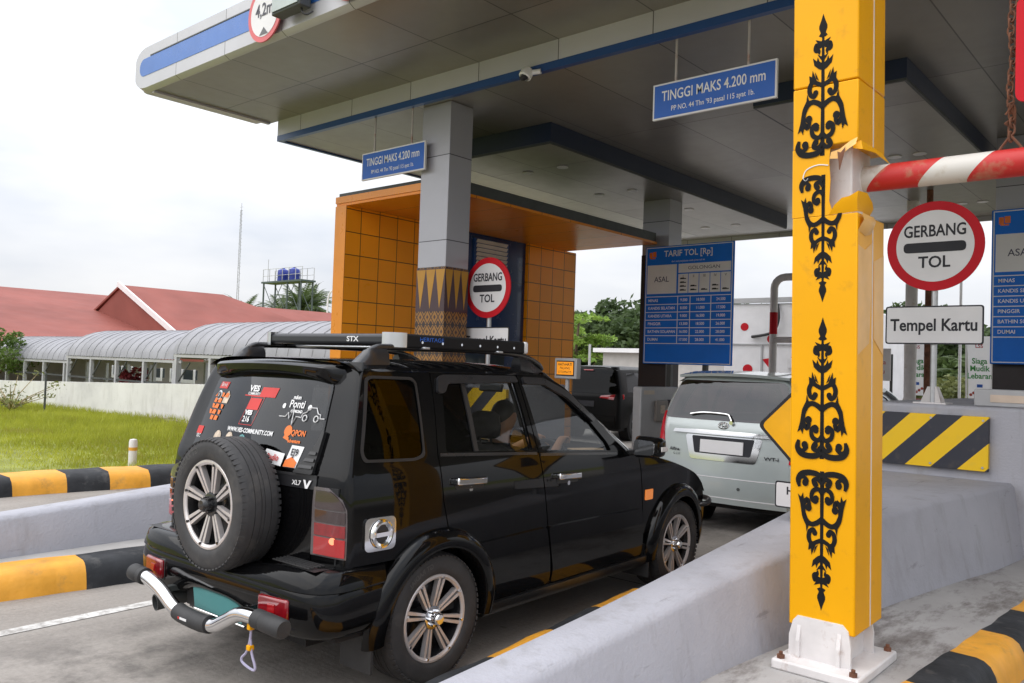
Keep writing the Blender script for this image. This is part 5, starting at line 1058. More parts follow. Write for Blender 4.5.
MB().text('HATI-HATI', .052, lambda a, c: (a, 8.8565, c), -6.715, 1.815, width=.95, bold=.001).text('PALANG', .05, lambda a, c: (a, 8.8565, c), -6.715, 1.765, width=.9).text('OTOMATIS', .05, lambda a, c: (a, 8.8565, c), -6.715, 1.712, width=.9).build('lettering', 'sign_black', dh_, smooth=0)
bx = thing('speaker_box', 'flat grey box with a cream label on the right crash block', 'equipment box', (-1.5, 9.1, 1.536))
MB().box(-1.86, -1.15, 8.95, 9.35, 1.536, 1.70).build('case', 'grey_steel', bx, bevel=.012); MB().box(-1.72, -1.40, 8.942, 8.949, 1.58, 1.65).build('label_plate', mat('cream_label2', (.62, .50, .40), .6), bx)
# ------------------------------------------------------------------ other vehicles
def simple_car(name, label, x, y, rz, paint, L, W2, H, belt, glassm, rear_v, front_slope, wheel_r, wb, roh):
    """boxy people carrier; frame: u right, v forward from the rear bumper"""
    t = thing(name, label, 'car', (x, y, .003), None, rz, local=True)
    U = Pch([.2, .35, .6, .85, belt, belt + .1, H - .12, H - .02], [W2 - .06, W2 - .02, W2, W2 - .005, W2 - .04, W2 - .06, W2 - .19, W2 - .24])
    def S_(v, z): return U(z) - .10 * max(0, (.5 - v) / .5) ** 2 * .5 - .22 * max(0, (v - (L - 1.1)) / 1.1) ** 2
    hood = H - .78; vw0 = L - front_slope
    ztop = Pch([0, rear_v, rear_v + .8, vw0 - 1.0, vw0, vw0 + .85, vw0 + 1.0, L - .2, L], [H - .05, H - .035, H, H - .01, H - .12, hood + .22, hood + .12, hood - .08, hood - .35])
    Bz = Pch([.25, .5, .75, belt - .1, belt, H - .08, H], [.06, .02, .03, .06, .09, rear_v - .05, rear_v + .02])
    def B_(u, z): return Bz(z) + .10 * (abs(u) / W2) ** 2.5
    vs_ = lambda z: Bz(z) + .20; ub_ = lambda z: U(z) - .15
    cors = {}
    for s in (1, -1):
        sm = lambda o, s=s: (lambda v, z: (s * (S_(v, z) + o), v, z)); ou = (s, 0, 0)
        P = [(vs_(z), z) for z in np.linspace(.32, H - .10, 14)] + [(v, ztop(v) - .09) for v in np.linspace(rear_v + .5, L - .02, 24)] + [(L - .02, .32)]
        def cut(P, c):                                                   # wheel arch in the lower edge
            A = [(c + (wheel_r + .05) * math.cos(R(a)), wheel_r + (wheel_r + .05) * math.sin(R(a))) for a in np.linspace(-4, 184, 16)]
            return P + [q for q in A if q[1] > .32]
        P = cut(cut(P, roh + wb), roh)
        zt = lambda v: min(H - .16, ztop(v) - .13); gh = [(rear_v + .30, belt + .03), (vw0 + .55, belt - .04), (vw0 - .02, H - .26)] + [(v, zt(v)) for v in np.linspace(vw0 - .5, rear_v + .45, 10)]
        gh = rnd(gh, .05)
        bs = panel('body_side', paint, t, P, [gh], sm(0), ou, rim=.03)
        w = panel('side_window', glassm, bs, gh, [], sm(-.012), ou, rim=0)
        for v in (roh + .55, roh + .55 + (vw0 - roh - .55) * .5): panel('window_post', 'satinblack', bs, [(v, belt), (v + .06, belt), (v + .05, H - .15), (v - .01, H - .15)], [], sm(-.004), ou)
        for v in (roh + .95, roh + .95 + (vw0 - roh - .55) * .5): MB().obox((s * (S_(v, belt - .13) + .015), v, belt - .13), (0, 1, 0), (0, 0, 1), .2, .03, .035).build('handle', 'chrome', bs, bevel=.008)
        for vg in (roh + .62 - .02, roh + .62 + (vw0 - roh - .55) * .5, vw0 + .62): MB().obox((s * (S_(vg, .75) - .001), vg, .74), (0, 0, 1), (s, 0, 0), .75, .010, .006).build('door_gap', 'sign_black', bs)
        MB().obox((s * (W2 + .08), vw0 + .55, belt + .03), (1, 0, 0), (0, 0, 1), .2, .12, .15).build('mirror', paint, t, bevel=.04, seg=3)
        def cor(z, q, o=0.0, s=s):
            v0, u3 = vs_(z), ub_(z); p0 = np.array((S_(v0, z), v0)); p3 = np.array((u3, B_(u3, z))); k = .6
            p1 = p0 + (p3 - p0) * (0, k); p2 = p3 + (p0 - p3) * (k, 0); p = (1 - q) ** 3 * p0 + 3 * q * (1 - q) ** 2 * p1 + 3 * q * q * (1 - q) * p2 + q ** 3 * p3; return (s * (p[0] + o * .6), p[1] - o, z)
        cors[s] = cor
        MB().grid([[cor(z, q) for q in np.linspace(0, 1, 9)] for z in np.linspace(.32, H - .03, 22)]).build('rear_corner', paint, t, smooth=80)
        for c in (roh, roh + wb):
            MB().cyl((s * (W2 - .28), c, wheel_r), (s * (W2 - .02), c, wheel_r), wheel_r + .045, n=28).build('wheel_well', 'interior', t)
            wc = Vector((s * (W2 - .10), c, wheel_r)); ty = MB().lathe([(wheel_r * .62, .09), (wheel_r * .7, .105), (wheel_r * .92, .10), (wheel_r, .06), (wheel_r, -.08), (wheel_r * .6, -.1)], wc, (s, 0, 0), 40).build('wheel', 'tyre', t)
            b = MB().lathe([(wheel_r * .62, .09), (wheel_r * .58, .10), (wheel_r * .55, .07), (.06, .06), (.05, .09), (.0001, .09)], wc, (s, 0, 0), 30); b.build('rim', 'dark_steel', ty)
            b = MB()
            for k in range(5):
                a = 2 * math.pi * k / 5; e = Vector((0, math.cos(a), math.sin(a))); b.obox(wc + e * wheel_r * .33 + Vector((s * .092, 0, 0)), e, (s, 0, 0), wheel_r * .52, .05, .02)
            b.build('spokes', 'steel', ty)
    to = [(-ub_(z), z) for z in np.linspace(.62, H - .06, 12)] + [(ub_(z), z) for z in np.linspace(H - .06, .62, 12)]
    th = rnd([(-(W2 - .13), belt + .01), (W2 - .13, belt + .01), (W2 - .285, H - .12), (-(W2 - .285), H - .12)], .06)
    rm = lambda o: (lambda u, z: (u, B_(u, z) - o, z))
    tg_ = panel('tailgate', paint, t, to, [th], rm(0), (0, -1, .2), rim=.03)
    gw = panel('rear_window', glassm, tg_, rnd([(-(W2 - .10), belt - .01), (W2 - .10, belt - .01), (W2 - .26, H - .10), (-(W2 - .26), H - .10)], .06), [], rm(.006), (0, -1, .4), rim=.01)
    lb_ = [(-ub_(.5), .34), (ub_(.5), .34), (ub_(.6), .615), (-ub_(.6), .615)]
    bp = panel('rear_bumper', paint, t, lb_, [], rm(.02), (0, -1, 0), rim=.04)
    rows = []
    for v in np.linspace(rear_v - .02, vw0, 16):
        zt_ = ztop(v); w = S_(v, min(H - .03, zt_ - .09)); rows.append([(w * q, v, zt_ - .09 * abs(q) ** 5) for q in np.linspace(-1, 1, 25)])
    MB().grid(rows).build('roof', paint, t, smooth=80)
    rows = []
    for v in np.linspace(vw0, vw0 + .98, 8):
        zt_ = ztop(v); w = S_(v, zt_ - .1) - .01; rows.append([(w * q, v + .10 * (1 - q * q), zt_ - .05 * q * q) for q in np.linspace(-1, 1, 13)])
    MB().grid(rows).build('windscreen', glassm, t)
    for s in (1, -1): MB().tube([(s * (S_(v, ztop(v) - .1) + .0), v + .01, ztop(v) - .055) for v in np.linspace(vw0 - .02, vw0 + .98, 8)], .03, 8).build('front_pillar', paint, t)
    rows = []
    for v in np.linspace(vw0 + .96, L, 10):
        zt_ = ztop(v); w = S_(v, max(.4, zt_ - .09)); rows.append([(w * q, v + .12 * (1 - q * q) * (v - vw0 - .96) / (L - vw0 - .96), zt_ - .08 * abs(q) ** 5) for q in np.linspace(-1, 1, 17)])
    MB().grid(rows).build('bonnet', paint, t, smooth=80)
    w = S_(L, .5); MB().grid([[(w * q, L + .12 * (1 - q * q), z) for q in np.linspace(-1, 1, 13)] for z in np.linspace(.3, hood - .34, 5)]).build('front_bumper', paint, t)
    MB().box(-W2 + .1, W2 - .1, .25, L - .2, .26, .5).build('underbody', 'interior', t)
    MB().box(-W2 + .14, W2 - .14, .5, L - 1.5, .5, .95).build('seats', 'interior', t)
    return t, rm, cors, tg_, bp, W2
mp, rm, cor2, tg2, bp2, W2 = simple_car('people_carrier', 'silver green people carrier ahead of the black car, half hidden by the yellow post', -4.22, 8.42, 0, 'silver', 4.55, .885, 1.78, 1.25, 'glass_mpv', .30, 1.35, .32, 2.75, .85)
# tail lamps, trim and plate of the people carrier
def on(P, o, name, mt, par, rim=.012, holes=()): return panel(name, mt, par, P, list(holes), rm(o), (0, -1, 0), rim=rim, da=.05)
for s in (1, -1):
    c_ = cor2[s]; lo_ = lambda z: .16 + .0 * z
    hi_ = lambda z: 1.0 - .42 * max(0, (z - .86) / .45)
    def lens(z0, z1, o, k0=0.0, k1=1.0, n=9): return MB().grid([[c_(z, lo_(z) + (hi_(z) - lo_(z)) * (k0 + (k1 - k0) * q), o) for q in np.linspace(0, 1, 9)] for z in np.linspace(z0, z1, n)])
    b = lens(.83, 1.31, .016); g = [c_(z, hi_(z), .016) for z in np.linspace(.83, 1.31, 9)]; b.grid([g, [c_(z, hi_(z), .0) for z in np.linspace(.83, 1.31, 9)]])
    tl = b.build('tail_lamp', 'redlens2', mp, smooth=60); lens(.865, .90, .021, .08, .95, 3).build('reverse_lens', 'smokelens', tl); lens(.945, .985, .021, .08, .95, 3).build('reverse_lens', 'smokelens', tl)
gn = on([(-.62, 1.085), (.62, 1.085), (.60, 1.12), (.3, 1.132), (-.3, 1.132), (-.60, 1.12)], .035, 'garnish', 'chrome', tg2)
on(rnd([(-.46, 1.07), (.30 + .16, 1.07), (.39, .80), (-.39, .80)], .04), .008, 'plate_surround', 'chrome', tg2); on(rnd([(-.37, 1.06), (.37, 1.06), (.33, .87), (-.33, .87)], .02), .014, 'plate_well', 'sign_black', tg2)
on(rect(-.255, .255, .885, 1.025), .028, 'number_plate', 'sign_white', tg2)
b = MB()
for (a, c) in ((.058, .036), (.022, .034), (.05, .016)): b.tube([rm(.012)(a * math.cos(t), 1.19 + (.009 if c == .016 else 0) + c * math.sin(t)) for t in np.linspace(0, 2 * math.pi, 25)[:-1]], .004, 5, closed=True)
b.build('emblem', 'chrome', tg2)
b = MB().tube([rm(.03)(u, z) for u, z in spline([(-.42, 1.295), (-.25, 1.32), (.02, 1.315), (.07, 1.285), (.10, 1.235)], 4)], .012, 8); b.cyl(rm(.0)(.10, 1.225), rm(.045)(.10, 1.225), .022, n=12); b.build('wiper', 'chrome', tg2)
MB().text('Alfina', .05, rm(.012), -.60, .885, width=1.2, bold=.001).text('G 2.0', .035, rm(.012), -.57, .835, width=1.2).text('VVT-i', .05, rm(.012), .56, .87, width=1.3, bold=.001).build('badge', 'sign_black', tg2, smooth=0)
on([(-.74, .618), (.74, .618), (.74, .628), (-.74, .628)], .024, 'bumper_line', 'sign_white', bp2); on([(-.74, .40), (.74, .40), (.74, .41), (-.74, .41)], .024, 'bumper_line', 'sign_white', bp2)
b = MB()
for u in (-.32, .22): b.cyl(rm(.018)(u, .52), rm(.026)(u, .52), .018, n=12)
b.build('parking_sensor', 'dark_steel', bp2)
P = []
for u in np.linspace(-.66, .66, 15): e = (u / .66) ** 2; P.append([(u, .62, 1.80 - .02 * e), (u, .16 + .09 * e, 1.765 - .03 * e), (u, .17 + .09 * e, 1.735 - .03 * e), (u, .40, 1.70)])
MB().grid(P).build('spoiler', 'silver', mp, smooth=40)
fs, rm, _, tg3, bp3, W3 = simple_car('off_road_car', 'black off-road car with lit tail lamps leaving beyond the orange portal', -12.05, 16.75, R(9), 'black_dull', 4.79, .925, 1.86, 1.18, 'glass_far', .28, 1.45, .38, 2.75, 1.0)
for s in (1, -1):
    tl = panel('tail_lamp', 'redlens', fs, [(s * a, z) for a, z in rnd([(.36, 1.06), (.74, 1.02), (.76, 1.16), (.40, 1.12)], .02)], [], rm(.02), (0, -1, 0)); panel('light_strip', 'redglow', tl, [(s * a, z) for a, z in [(.42, 1.075), (.73, 1.055), (.74, 1.085), (.43, 1.10)]], [], rm(.028), (0, -1, 0))
    MB().obox((s * .80, .24, 1.10), (s * 1, .8, 0), (0, 0, 1), .28, .03, .12).build('tail_lamp', 'redglow', fs, bevel=.012)
panel('brake_light', 'redglow', tg3, rect(-.13, .13, 1.73, 1.75), [], rm(.06), (0, -1, 0)); panel('number_plate', 'sign_black', tg3, rect(-.24, .24, .84, .98), [], rm(.02), (0, -1, 0))
# lorry with white spotted load body
lt = thing('lorry', 'white lorry with red spots on its back, beyond the left tariff board', 'lorry', (-7.6, 19.2, 0))
bx_ = MB().box(-8.9, -6.4, 18.0, 24.0, .95, 3.32).build('box_body', mat('lorry_white', (.80, .79, .81), .45, var=.06), lt, bevel=.03)
b = MB()
for x, z, r in ((-7.15, 2.93, .10), (-7.75, 2.45, .10), (-8.4, 2.75, .10), (-8.3, 1.7, .12)): q = arc((x, z), r, 0, 360, 18)[:-1]; b.add([(a, 17.994, c) for a, c in q], [tuple(range(len(q)))])
b.add([(a, 17.994, c) for a, c in [(-7.28, 2.0), (-7.0, 2.12), (-6.85, 2.45), (-6.9, 2.5), (-7.1, 2.35)]], [(0, 1, 2, 3, 4)]); b.add([(a, 17.994, c) for a, c in [(-7.95, 1.95), (-7.75, 1.7), (-7.7, 1.5), (-7.65, 1.75), (-7.8, 1.98)]], [(0, 1, 2, 3, 4)])
b.build('red_spots', 'red', bx_, smooth=0)
MB().box(-8.9, -6.4, 17.97, 17.995, 2.3, 2.33).build('body_seam', 'grey_steel', bx_); MB().box(-7.98, -7.94, 17.97, 17.995, 1.1, 2.3).build('body_seam', 'grey_steel', bx_); MB().box(-7.35, -6.98, 17.965, 17.995, 1.75, 1.98).build('notice', 'sign_white', bx_)
MB().box(-8.9, -6.5, 17.95, 18.05, 3.34, 3.46).build('rack_bar', 'grey_steel', lt); MB().tube(spline([(-8.2, 17.96, 2.5), (-7.7, 17.9, 2.6), (-7.55, 17.9, 2.9), (-7.6, 17.95, 3.3)], 6), .035, 8).build('hose', 'rubber', lt)
for x in (-8.7, -6.6):
    for y in (18.9, 22.8): MB().cyl((x - .15, y, .48), (x + .15, y, .48), .48, n=28).build('wheel', 'tyre', lt)
MB().box(-8.6, -6.7, 18.1, 24.5, .6, .95).build('chassis', 'dark_steel', lt); MB().box(-8.8, -6.5, 24.1, 26, .6, 2.9).build('cab', 'white_paint', lt, bevel=.15, seg=4)
lt.location = (-9.3, 23.2, 0); lt.scale = (1.2, 1.2, 1.12)
pf = thing('pipe_frame', 'white pipe frame with a red band between the tariff board and the yellow post', 'pipe frame', (-6.7, 16, 0))
b = MB().tube([(-6.93, 16, .2), (-6.93, 16, 3.3)] + [(-6.93 + .22 - .22 * math.cos(a), 16, 3.5 + .22 * math.sin(a)) for a in np.linspace(0, math.pi / 2, 6)] + [(-5.7, 16, 3.72), (-5.5, 16, 3.66), (-5.45, 16, 3.5), (-5.45, 16, .2)], .075, 14); b.cyl((-6.93, 16, 2.47), (-5.45, 16, 2.47), .06); b.build('pipes', 'white_steel', pf)
for z in (2.80, 1.2):
    MB().cyl((-6.93, 16, z - .22), (-6.93, 16, z + .22), .0775, n=16).build('red_band', 'red', pf)
# ------------------------------------------------------------------ plants and trees
def leaves(b, n, cen, rad, size, up=.3):
    """n small leaf quads scattered through ellipsoid clumps"""
    cen = np.array(cen); rad = np.array(rad); k = rng.integers(0, len(cen), n); d = rng.normal(size=(n, 3)); d /= np.linalg.norm(d, axis=1)[:, None]; r = rng.uniform(.35, 1.0, n) ** .5
    P = cen[k] + d * r[:, None] * rad[k]; A = rng.normal(size=(n, 3)); A[:, 2] *= .6; A /= np.linalg.norm(A, axis=1)[:, None]; Bv = np.cross(A, rng.normal(size=(n, 3)) + np.array((0, 0, up))); Bv /= np.linalg.norm(Bv, axis=1)[:, None]
    s = size * rng.uniform(.6, 1.4, n)[:, None]; V = np.stack([P - A * s, P + Bv * s * .45, P + A * s, P - Bv * s * .45], 1).reshape(-1, 3); o = len(b.v)
    b.v += [tuple(v) for v in V.tolist()]; b.f += [(o + 4 * i, o + 4 * i + 1, o + 4 * i + 2, o + 4 * i + 3) for i in range(n)]; b.m += [0] * n
def crown_clumps(c, rx, rz, n, cr):
    C = []; Q = []
    for _ in range(n):
        d = rng.normal(size=3); d /= np.linalg.norm(d); r = rng.uniform(.3, 1) ** .6; C.append((c[0] + d[0] * rx * r, c[1] + d[1] * rx * r, c[2] + d[2] * rz * r)); q = cr * rng.uniform(.6, 1.3); Q.append((q, q, q * .75))
    return C, Q
def tree(label, loc, h, crx, n, size, mt, group, nc=16, cz=.62):
    t = thing('tree', label, 'tree', loc, group); x, y, z = loc
    C, Q = crown_clumps((x, y, z + h * cz), crx, h * (1 - cz) * .95, nc, crx * .42); b = MB(); leaves(b, n, C, Q, size); b.build('crown', mt, t, smooth=0)
    b = MB().tube([(x, y, z - .1), (x + .05 * h * .2, y, z + h * .3), (x, y, z + h * cz)], [h * .028, h * .02, h * .012], 8)
    for i in range(0, nc, 2): b.tube([(x, y, z + h * (.3 + .2 * rng.random())), tuple((np.array(C[i]) + np.array((x, y, z + h * .5))) / 2), C[i]], [h * .01, h * .007, h * .003], 5)
    b.build('trunk', 'bark', t); return t
def palm(label, loc, h, fl, group, nf=26):
    t = thing('palm_tree', label, 'palm', loc, group); x, y, z = loc; b = MB()
    for k in range(nf):
        a = 2.4 * k + rng.uniform(-.2, .2); el = R(75 - 95 * (k / nf) + rng.uniform(-8, 8)); L_ = fl * rng.uniform(.8, 1.1); sp = []
        p = np.array((x, y, z + h)); d = np.array((math.cos(a) * math.cos(el), math.sin(a) * math.cos(el), math.sin(el)))
        for q in range(9): sp.append(p.copy()); p = p + d * L_ / 8; d = d + np.array((0, 0, -.13 - .012 * q)); d /= np.linalg.norm(d)
        b.tube([tuple(q) for q in sp], [.03 * fl / 3 * (1 - i / 10) for i in range(9)], 4)
        for i in range(1, 40):
            f = i / 40 * 8; j = min(7, int(f)); c = sp[j] + (sp[j + 1] - sp[j]) * (f - j); dd = sp[j + 1] - sp[j]; dd /= np.linalg.norm(dd); sd = np.cross(dd, (0, 0, 1)); sd /= (np.linalg.norm(sd) + 1e-6); ll = fl * .26 * math.sin(math.pi * min(1, .15 + i / 44)) ; 
            for sg in (1, -1):
                tip = c + (sd * sg * .8 + dd * .6 + np.array((0, 0, -.35 + .25 * rng.random()))) * ll; wv = dd * fl * .014; b.add([tuple(c - wv), tuple(c + wv), tuple(tip)], [(0, 1, 2)])
    b.build('fronds', 'leaf_palm', t, smooth=0)
    MB().tube([(x, y, z - .2), (x, y, z + h * .6), (x, y, z + h)], [.25, .2, .18], 8).build('trunk', 'bark', t); return t
def put(src, x, y, z, s, rz, label=None):
    c = copy_tree(src); c.location = (x, y, z); c.scale = (s, s, s * rng.uniform(.9, 1.1)); c.rotation_euler = (0, 0, rz)
    if label: c['label'] = label
    return c
# far wood left and right of the canopy
grp = 'trees of the far wood'
A_ = tree('dense dark tree in the far wood beyond the toll lanes', (-44, 62, -.5), 7.2, 3.4, 3000, .34, 'leaf_dark', grp); B_ = tree('dense dark tree in the far wood beyond the toll lanes', (-38, 60, -.5), 6.4, 3.0, 2600, .34, 'leaf_dark', grp, cz=.55)
for i in range(34):
    x = -52 + i * 1.55 + rng.uniform(-.8, .8); y = 64 + rng.uniform(-3, 10); h = 1.0 + rng.uniform(-.12, .22)
    put(A_ if i % 2 else B_, x, y, -.5, h * (1.0 if x < -24 else .82), rng.uniform(0, 6))
pg_ = 'palms behind the banners'
pm = palm('palm with arching fronds behind the red and white banners', (-9.4, 33.5, 0), 1.4, 2.6, pg_); put(pm, -12.4, 36, 0, 1.05, 2); put(pm, -6.4, 35, 0, .95, 4); put(pm, -3.6, 37, 0, 1.1, 1)
pm2 = palm('oil palm standing behind the water tower', (-82.0, 58, 0), 7.6, 4.2, 'oil palms behind the red roof', nf=30)
for x, y, s in ((-99, 60, .92), (-95, 63, 1.03), (-88, 61, 1.0), (-79, 55, 1.08), (-104, 64, .98), (-84.5, 60, .95), (-91, 64, 1.02)): put(pm2, x, y, 0, s, rng.uniform(0, 6))
hg = 'leafy shrubs behind the banners'
sb = thing('shrub', 'yellow-green leafy shrub behind the white banners', 'shrub', (-8, 30.5, 0), hg); C, Q = crown_clumps((-8, 30.5, 1.0), .9, .75, 12, .42); b = MB(); leaves(b, 1100, C, Q, .11); b.build('foliage', 'leaf_olive', sb, smooth=0)
for i in range(9): put(sb, -11.5 + i * 1.05 + rng.uniform(-.3, .3), 30.5 + rng.uniform(-.6, 1.0), 0, rng.uniform(.75, 1.25), rng.uniform(0, 6))
# bright feathery tree by the orange portal
ft_ = thing('tree', 'bright green feathery young tree right of the orange portal', 'tree', (-22.3, 30, 0)); b = MB(); tr = MB().tube([(-22.3, 30, 0), (-22.2, 30, 2), (-22.0, 30, 4.2)], [.11, .08, .04], 8)
for k in range(30):
    z = rng.uniform(1.9, 4.7); a = rng.uniform(0, 6.28); L_ = rng.uniform(.9, 1.9) * (1.15 if z < 4 else .75); c0 = np.array((-22.1, 30, z)); dr = np.array((math.cos(a), math.sin(a), .28)); pts = [c0 + dr * L_ * t_ + np.array((0, 0, -.30 * t_ * t_ * L_)) for t_ in np.linspace(0, 1, 8)]
    tr.tube([tuple(p) for p in pts], .018, 4); leaves(b, 95, [tuple(p) for p in pts[2:]], [(.30, .30, .10)] * 6, .12, up=1.5)
b.build('crown', 'leaf_bright', ft_, smooth=0); tr.build('trunk', 'bark', ft_)
wb_ = thing('white_building', 'low white building behind the feathery tree', 'building', (-17, 29, 0)); MB().box(-19.3, -12, 28, 33, 0, 2.45).build('wall', mat('pale_wall', (.46, .44, .42), .8, var=.08), wb_); MB().box(-19.6, -11.7, 27.7, 33.3, 2.452, 2.62).build('roof_edge', 'panel_grey', wb_)
tag(MB().cyl((-18.9, 26.5, 0), (-18.9, 26.5, 2.72), .05, n=8).build('steel_post', 'grey_steel', None, origin=(-18.9, 26.5, 0)), 'thin grey post in front of the low white building', 'post')
# banners
def banner(x, y, z0, z1, w, lean, label):
    t = thing('banner', label, 'banner', (x, y, 0), 'Siaga Mudik Lebaran banners'); h = z1 - z0
    fn0 = lambda a, c, o=0.0: (x + a + lean * (c - z0), y - o + .03 * math.sin((c - z0) * 2.2), c)
    cl = MB().grid([[fn0(a, c) for a in np.linspace(-w / 2, w / 2, 5)] for c in np.linspace(z0, z1, 12)]).build('cloth', 'banner', t, smooth=60)
    b = MB(); f = lambda a, c: fn0(a, c, .012)
    for s_, k in (('Siaga', .60), ('Mudik', .48), ('Lebaran', .36)): b.text(s_, h * .125, f, 0, z0 + h * k, width=.9, bold=.004)
    b.build('lettering', 'green', cl, smooth=0); MB().text('LSS', h * .08, f, 0, z0 + h * .84, bold=.002).build('heading', 'red', cl, smooth=0)
    b = MB()
    for i in range(7): q = arc((-w * .38 + i * w * .125, z0 + h * (.06 + .03 * (i % 3))), w * .07, 0, 360, 8)[:-1]; b.add([f(a, c) for a, c in q], [tuple(range(8))])
    b.build('print', mat('red_print', (.4, .06, .04), .6), cl, smooth=0); q = rect(-w * .12, w * .12, z0 + h * .18, z0 + h * .23); MB().add([f(a, c) for a, c in q], [(0, 1, 2, 3)]).build('print', 'sign_blue', cl, smooth=0)
    for s in (-1, 1): MB().cyl((x + s * (w / 2 + .02), y + .03, 0), (x + s * (w / 2 + .02) + lean * h, y + .03, z1 + .03), .02, n=8).build('pole', 'white_paint', t)
banner(-5.30, 20.0, 1.42, 2.70, .46, -.02, 'white Siaga Mudik Lebaran banner between the pole and the round sign\'s post'); banner(-4.08, 20.2, 1.40, 2.75, .46, -.03, 'white Siaga Mudik Lebaran banner just left of the right tariff board')
def pole(name, x, y, z0, z1, r, mt, label, cat='pole'):
    return tag(MB().cyl((x, y, z0), (x, y, z1), r, n=12).build(name, mt, None, origin=(x, y, z0)), label, cat)
pole('gate_column', -4.30, 15.8, 0, 5.19, .10, 'white_steel', 'thick white column left of the round sign\'s post', 'column'); pole('barrier_pole', -3.82, 15.0, 0, 5.19, .05, 'rust', 'thin rust red pole beside the thick white column')
pole('flag_pole', -4.55, 20.5, 0, 5.0, .03, 'white_paint', 'thin white pole right of the round sign\'s post'); pole('sign_pole', -5.55, 19.0, 0, 2.3, .03, 'dark_steel', 'dark thin pole carrying a small white notice'); 
nt_ = tag(MB().box(-5.95, -5.55, 18.93, 18.96, 1.72, 2.42).build('notice', 'sign_white', None, origin=(-5.75, 18.9, 1.72)), 'small white notice with red letters just right of the yellow post', 'notice')
MB().text('Ka', .14, lambda a, c: (a, 18.926, c), -5.72, 2.12).text('tu', .14, lambda a, c: (a, 18.926, c), -5.72, 1.92).build('lettering', 'red', nt_, smooth=0)
tag(MB().cyl((-4.6, 16.5, 1.36), (-2.2, 16.5, 1.36), .06, n=12).build('boom_barrier', 'barstripe', None, origin=(-4.6, 16.5, 1.36)), 'lowered red and white boom barrier behind the right crash block', 'barrier arm')
bo = tag(MB().cyl((-1.70, 11.9, 1.54), (-1.70, 11.9, 2.02), .05, n=14).build('bollard', 'red', None, origin=(-1.7, 11.9, 1.54)), 'red post under the right tariff board', 'bollard')
# ------------------------------------------------------------------ left background
gs = MB(); n = 70000; X = rng.uniform(-33, -11.9, n * 2); Yg = rng.uniform(-1.0, 10.6, n * 2); lim = np.interp(X, [-34, -29.97, -24.2, -19.8, -11], [9.4, 9.5, 10.2, 10.4, 11.2]); kf = np.interp(Yg, [p[1] for p in KF], [p[0] for p in KF]) - .95
ok = (Yg < lim) & (X < kf) & (X > -3.6 * np.maximum(Yg, .4) - 9) ; X = X[ok]; Yg = Yg[ok]; n = len(X)
far = np.clip((Yg - 4.2) / 4, 0.0, 1.0); patch = .5 + .5 * np.sin(X * .9 + Yg * .7) * np.sin(Yg * 1.3 - X * .35); Hh = (.04 + .13 * far + .08 * patch * far) * rng.uniform(.5, 1.35, n); a = rng.uniform(0, 6.28, n); wd = rng.uniform(.006, .014, n); ln_ = rng.normal(0, .35, (n, 2)) * Hh[:, None]
V = np.stack([np.stack([X - np.cos(a) * wd, Yg - np.sin(a) * wd, np.zeros(n)], 1), np.stack([X + np.cos(a) * wd, Yg + np.sin(a) * wd, np.zeros(n)], 1), np.stack([X + ln_[:, 0], Yg + ln_[:, 1], Hh], 1)], 1).reshape(-1, 3)
me = bpy.data.meshes.new('grass'); me.from_pydata([], [], []); me.vertices.add(3 * n); me.vertices.foreach_set('co', V.ravel()); me.loops.add(3 * n); me.loops.foreach_set('vertex_index', np.arange(3 * n)); me.polygons.add(n); me.polygons.foreach_set('loop_start', np.arange(0, 3 * n, 3)); me.update(); me.validate()
go = link('grass', me, 'grass', None); tag(go, 'yellow green grass between the kerb and the white wall', 'grass', kind='stuff')
ww = MB(); L_ = [(-60, 6.6), (-29.97, 9.55), (-24.2, 10.24), (-19.8, 10.42), (-14, 10.9), (-12.2, 11.1)]; zt = [.40, .76, .92, 1.05, 1.18, 1.2]
rows = [[(x, y, -.05), (x, y, z), (x, y + .18, z), (x, y + .18, -.05)] for (x, y), z in zip(L_, zt)]; ww.grid(rows); ww.add(rows[-1], [(0, 1, 2, 3)])
tag(ww.build('white_wall', 'white_wall', None, smooth=30, origin=(-20, 10.4, 0)), 'long white boundary wall behind the grass', 'wall')
st_ = MB()
for x in np.arange(-21.5, -12.2, .34): y = np.interp(x, [-24.2, -19.8, -14, -12.2], [10.24, 10.42, 10.9, 11.1]) - .16; st_.box(x + .01, x + .32, y - .08 + rng.uniform(-.02, .02), y + .1, 0, .14 + rng.uniform(0, .05))
tag(st_.build('stone_edging', mat('stone', (.26, .23, .20), .9, var=.35, vs=6, bmp=.5, bs=12), None, bevel=.02, origin=(-17, 10.6, 0)), 'rough stone edging at the foot of the white wall', 'edging')
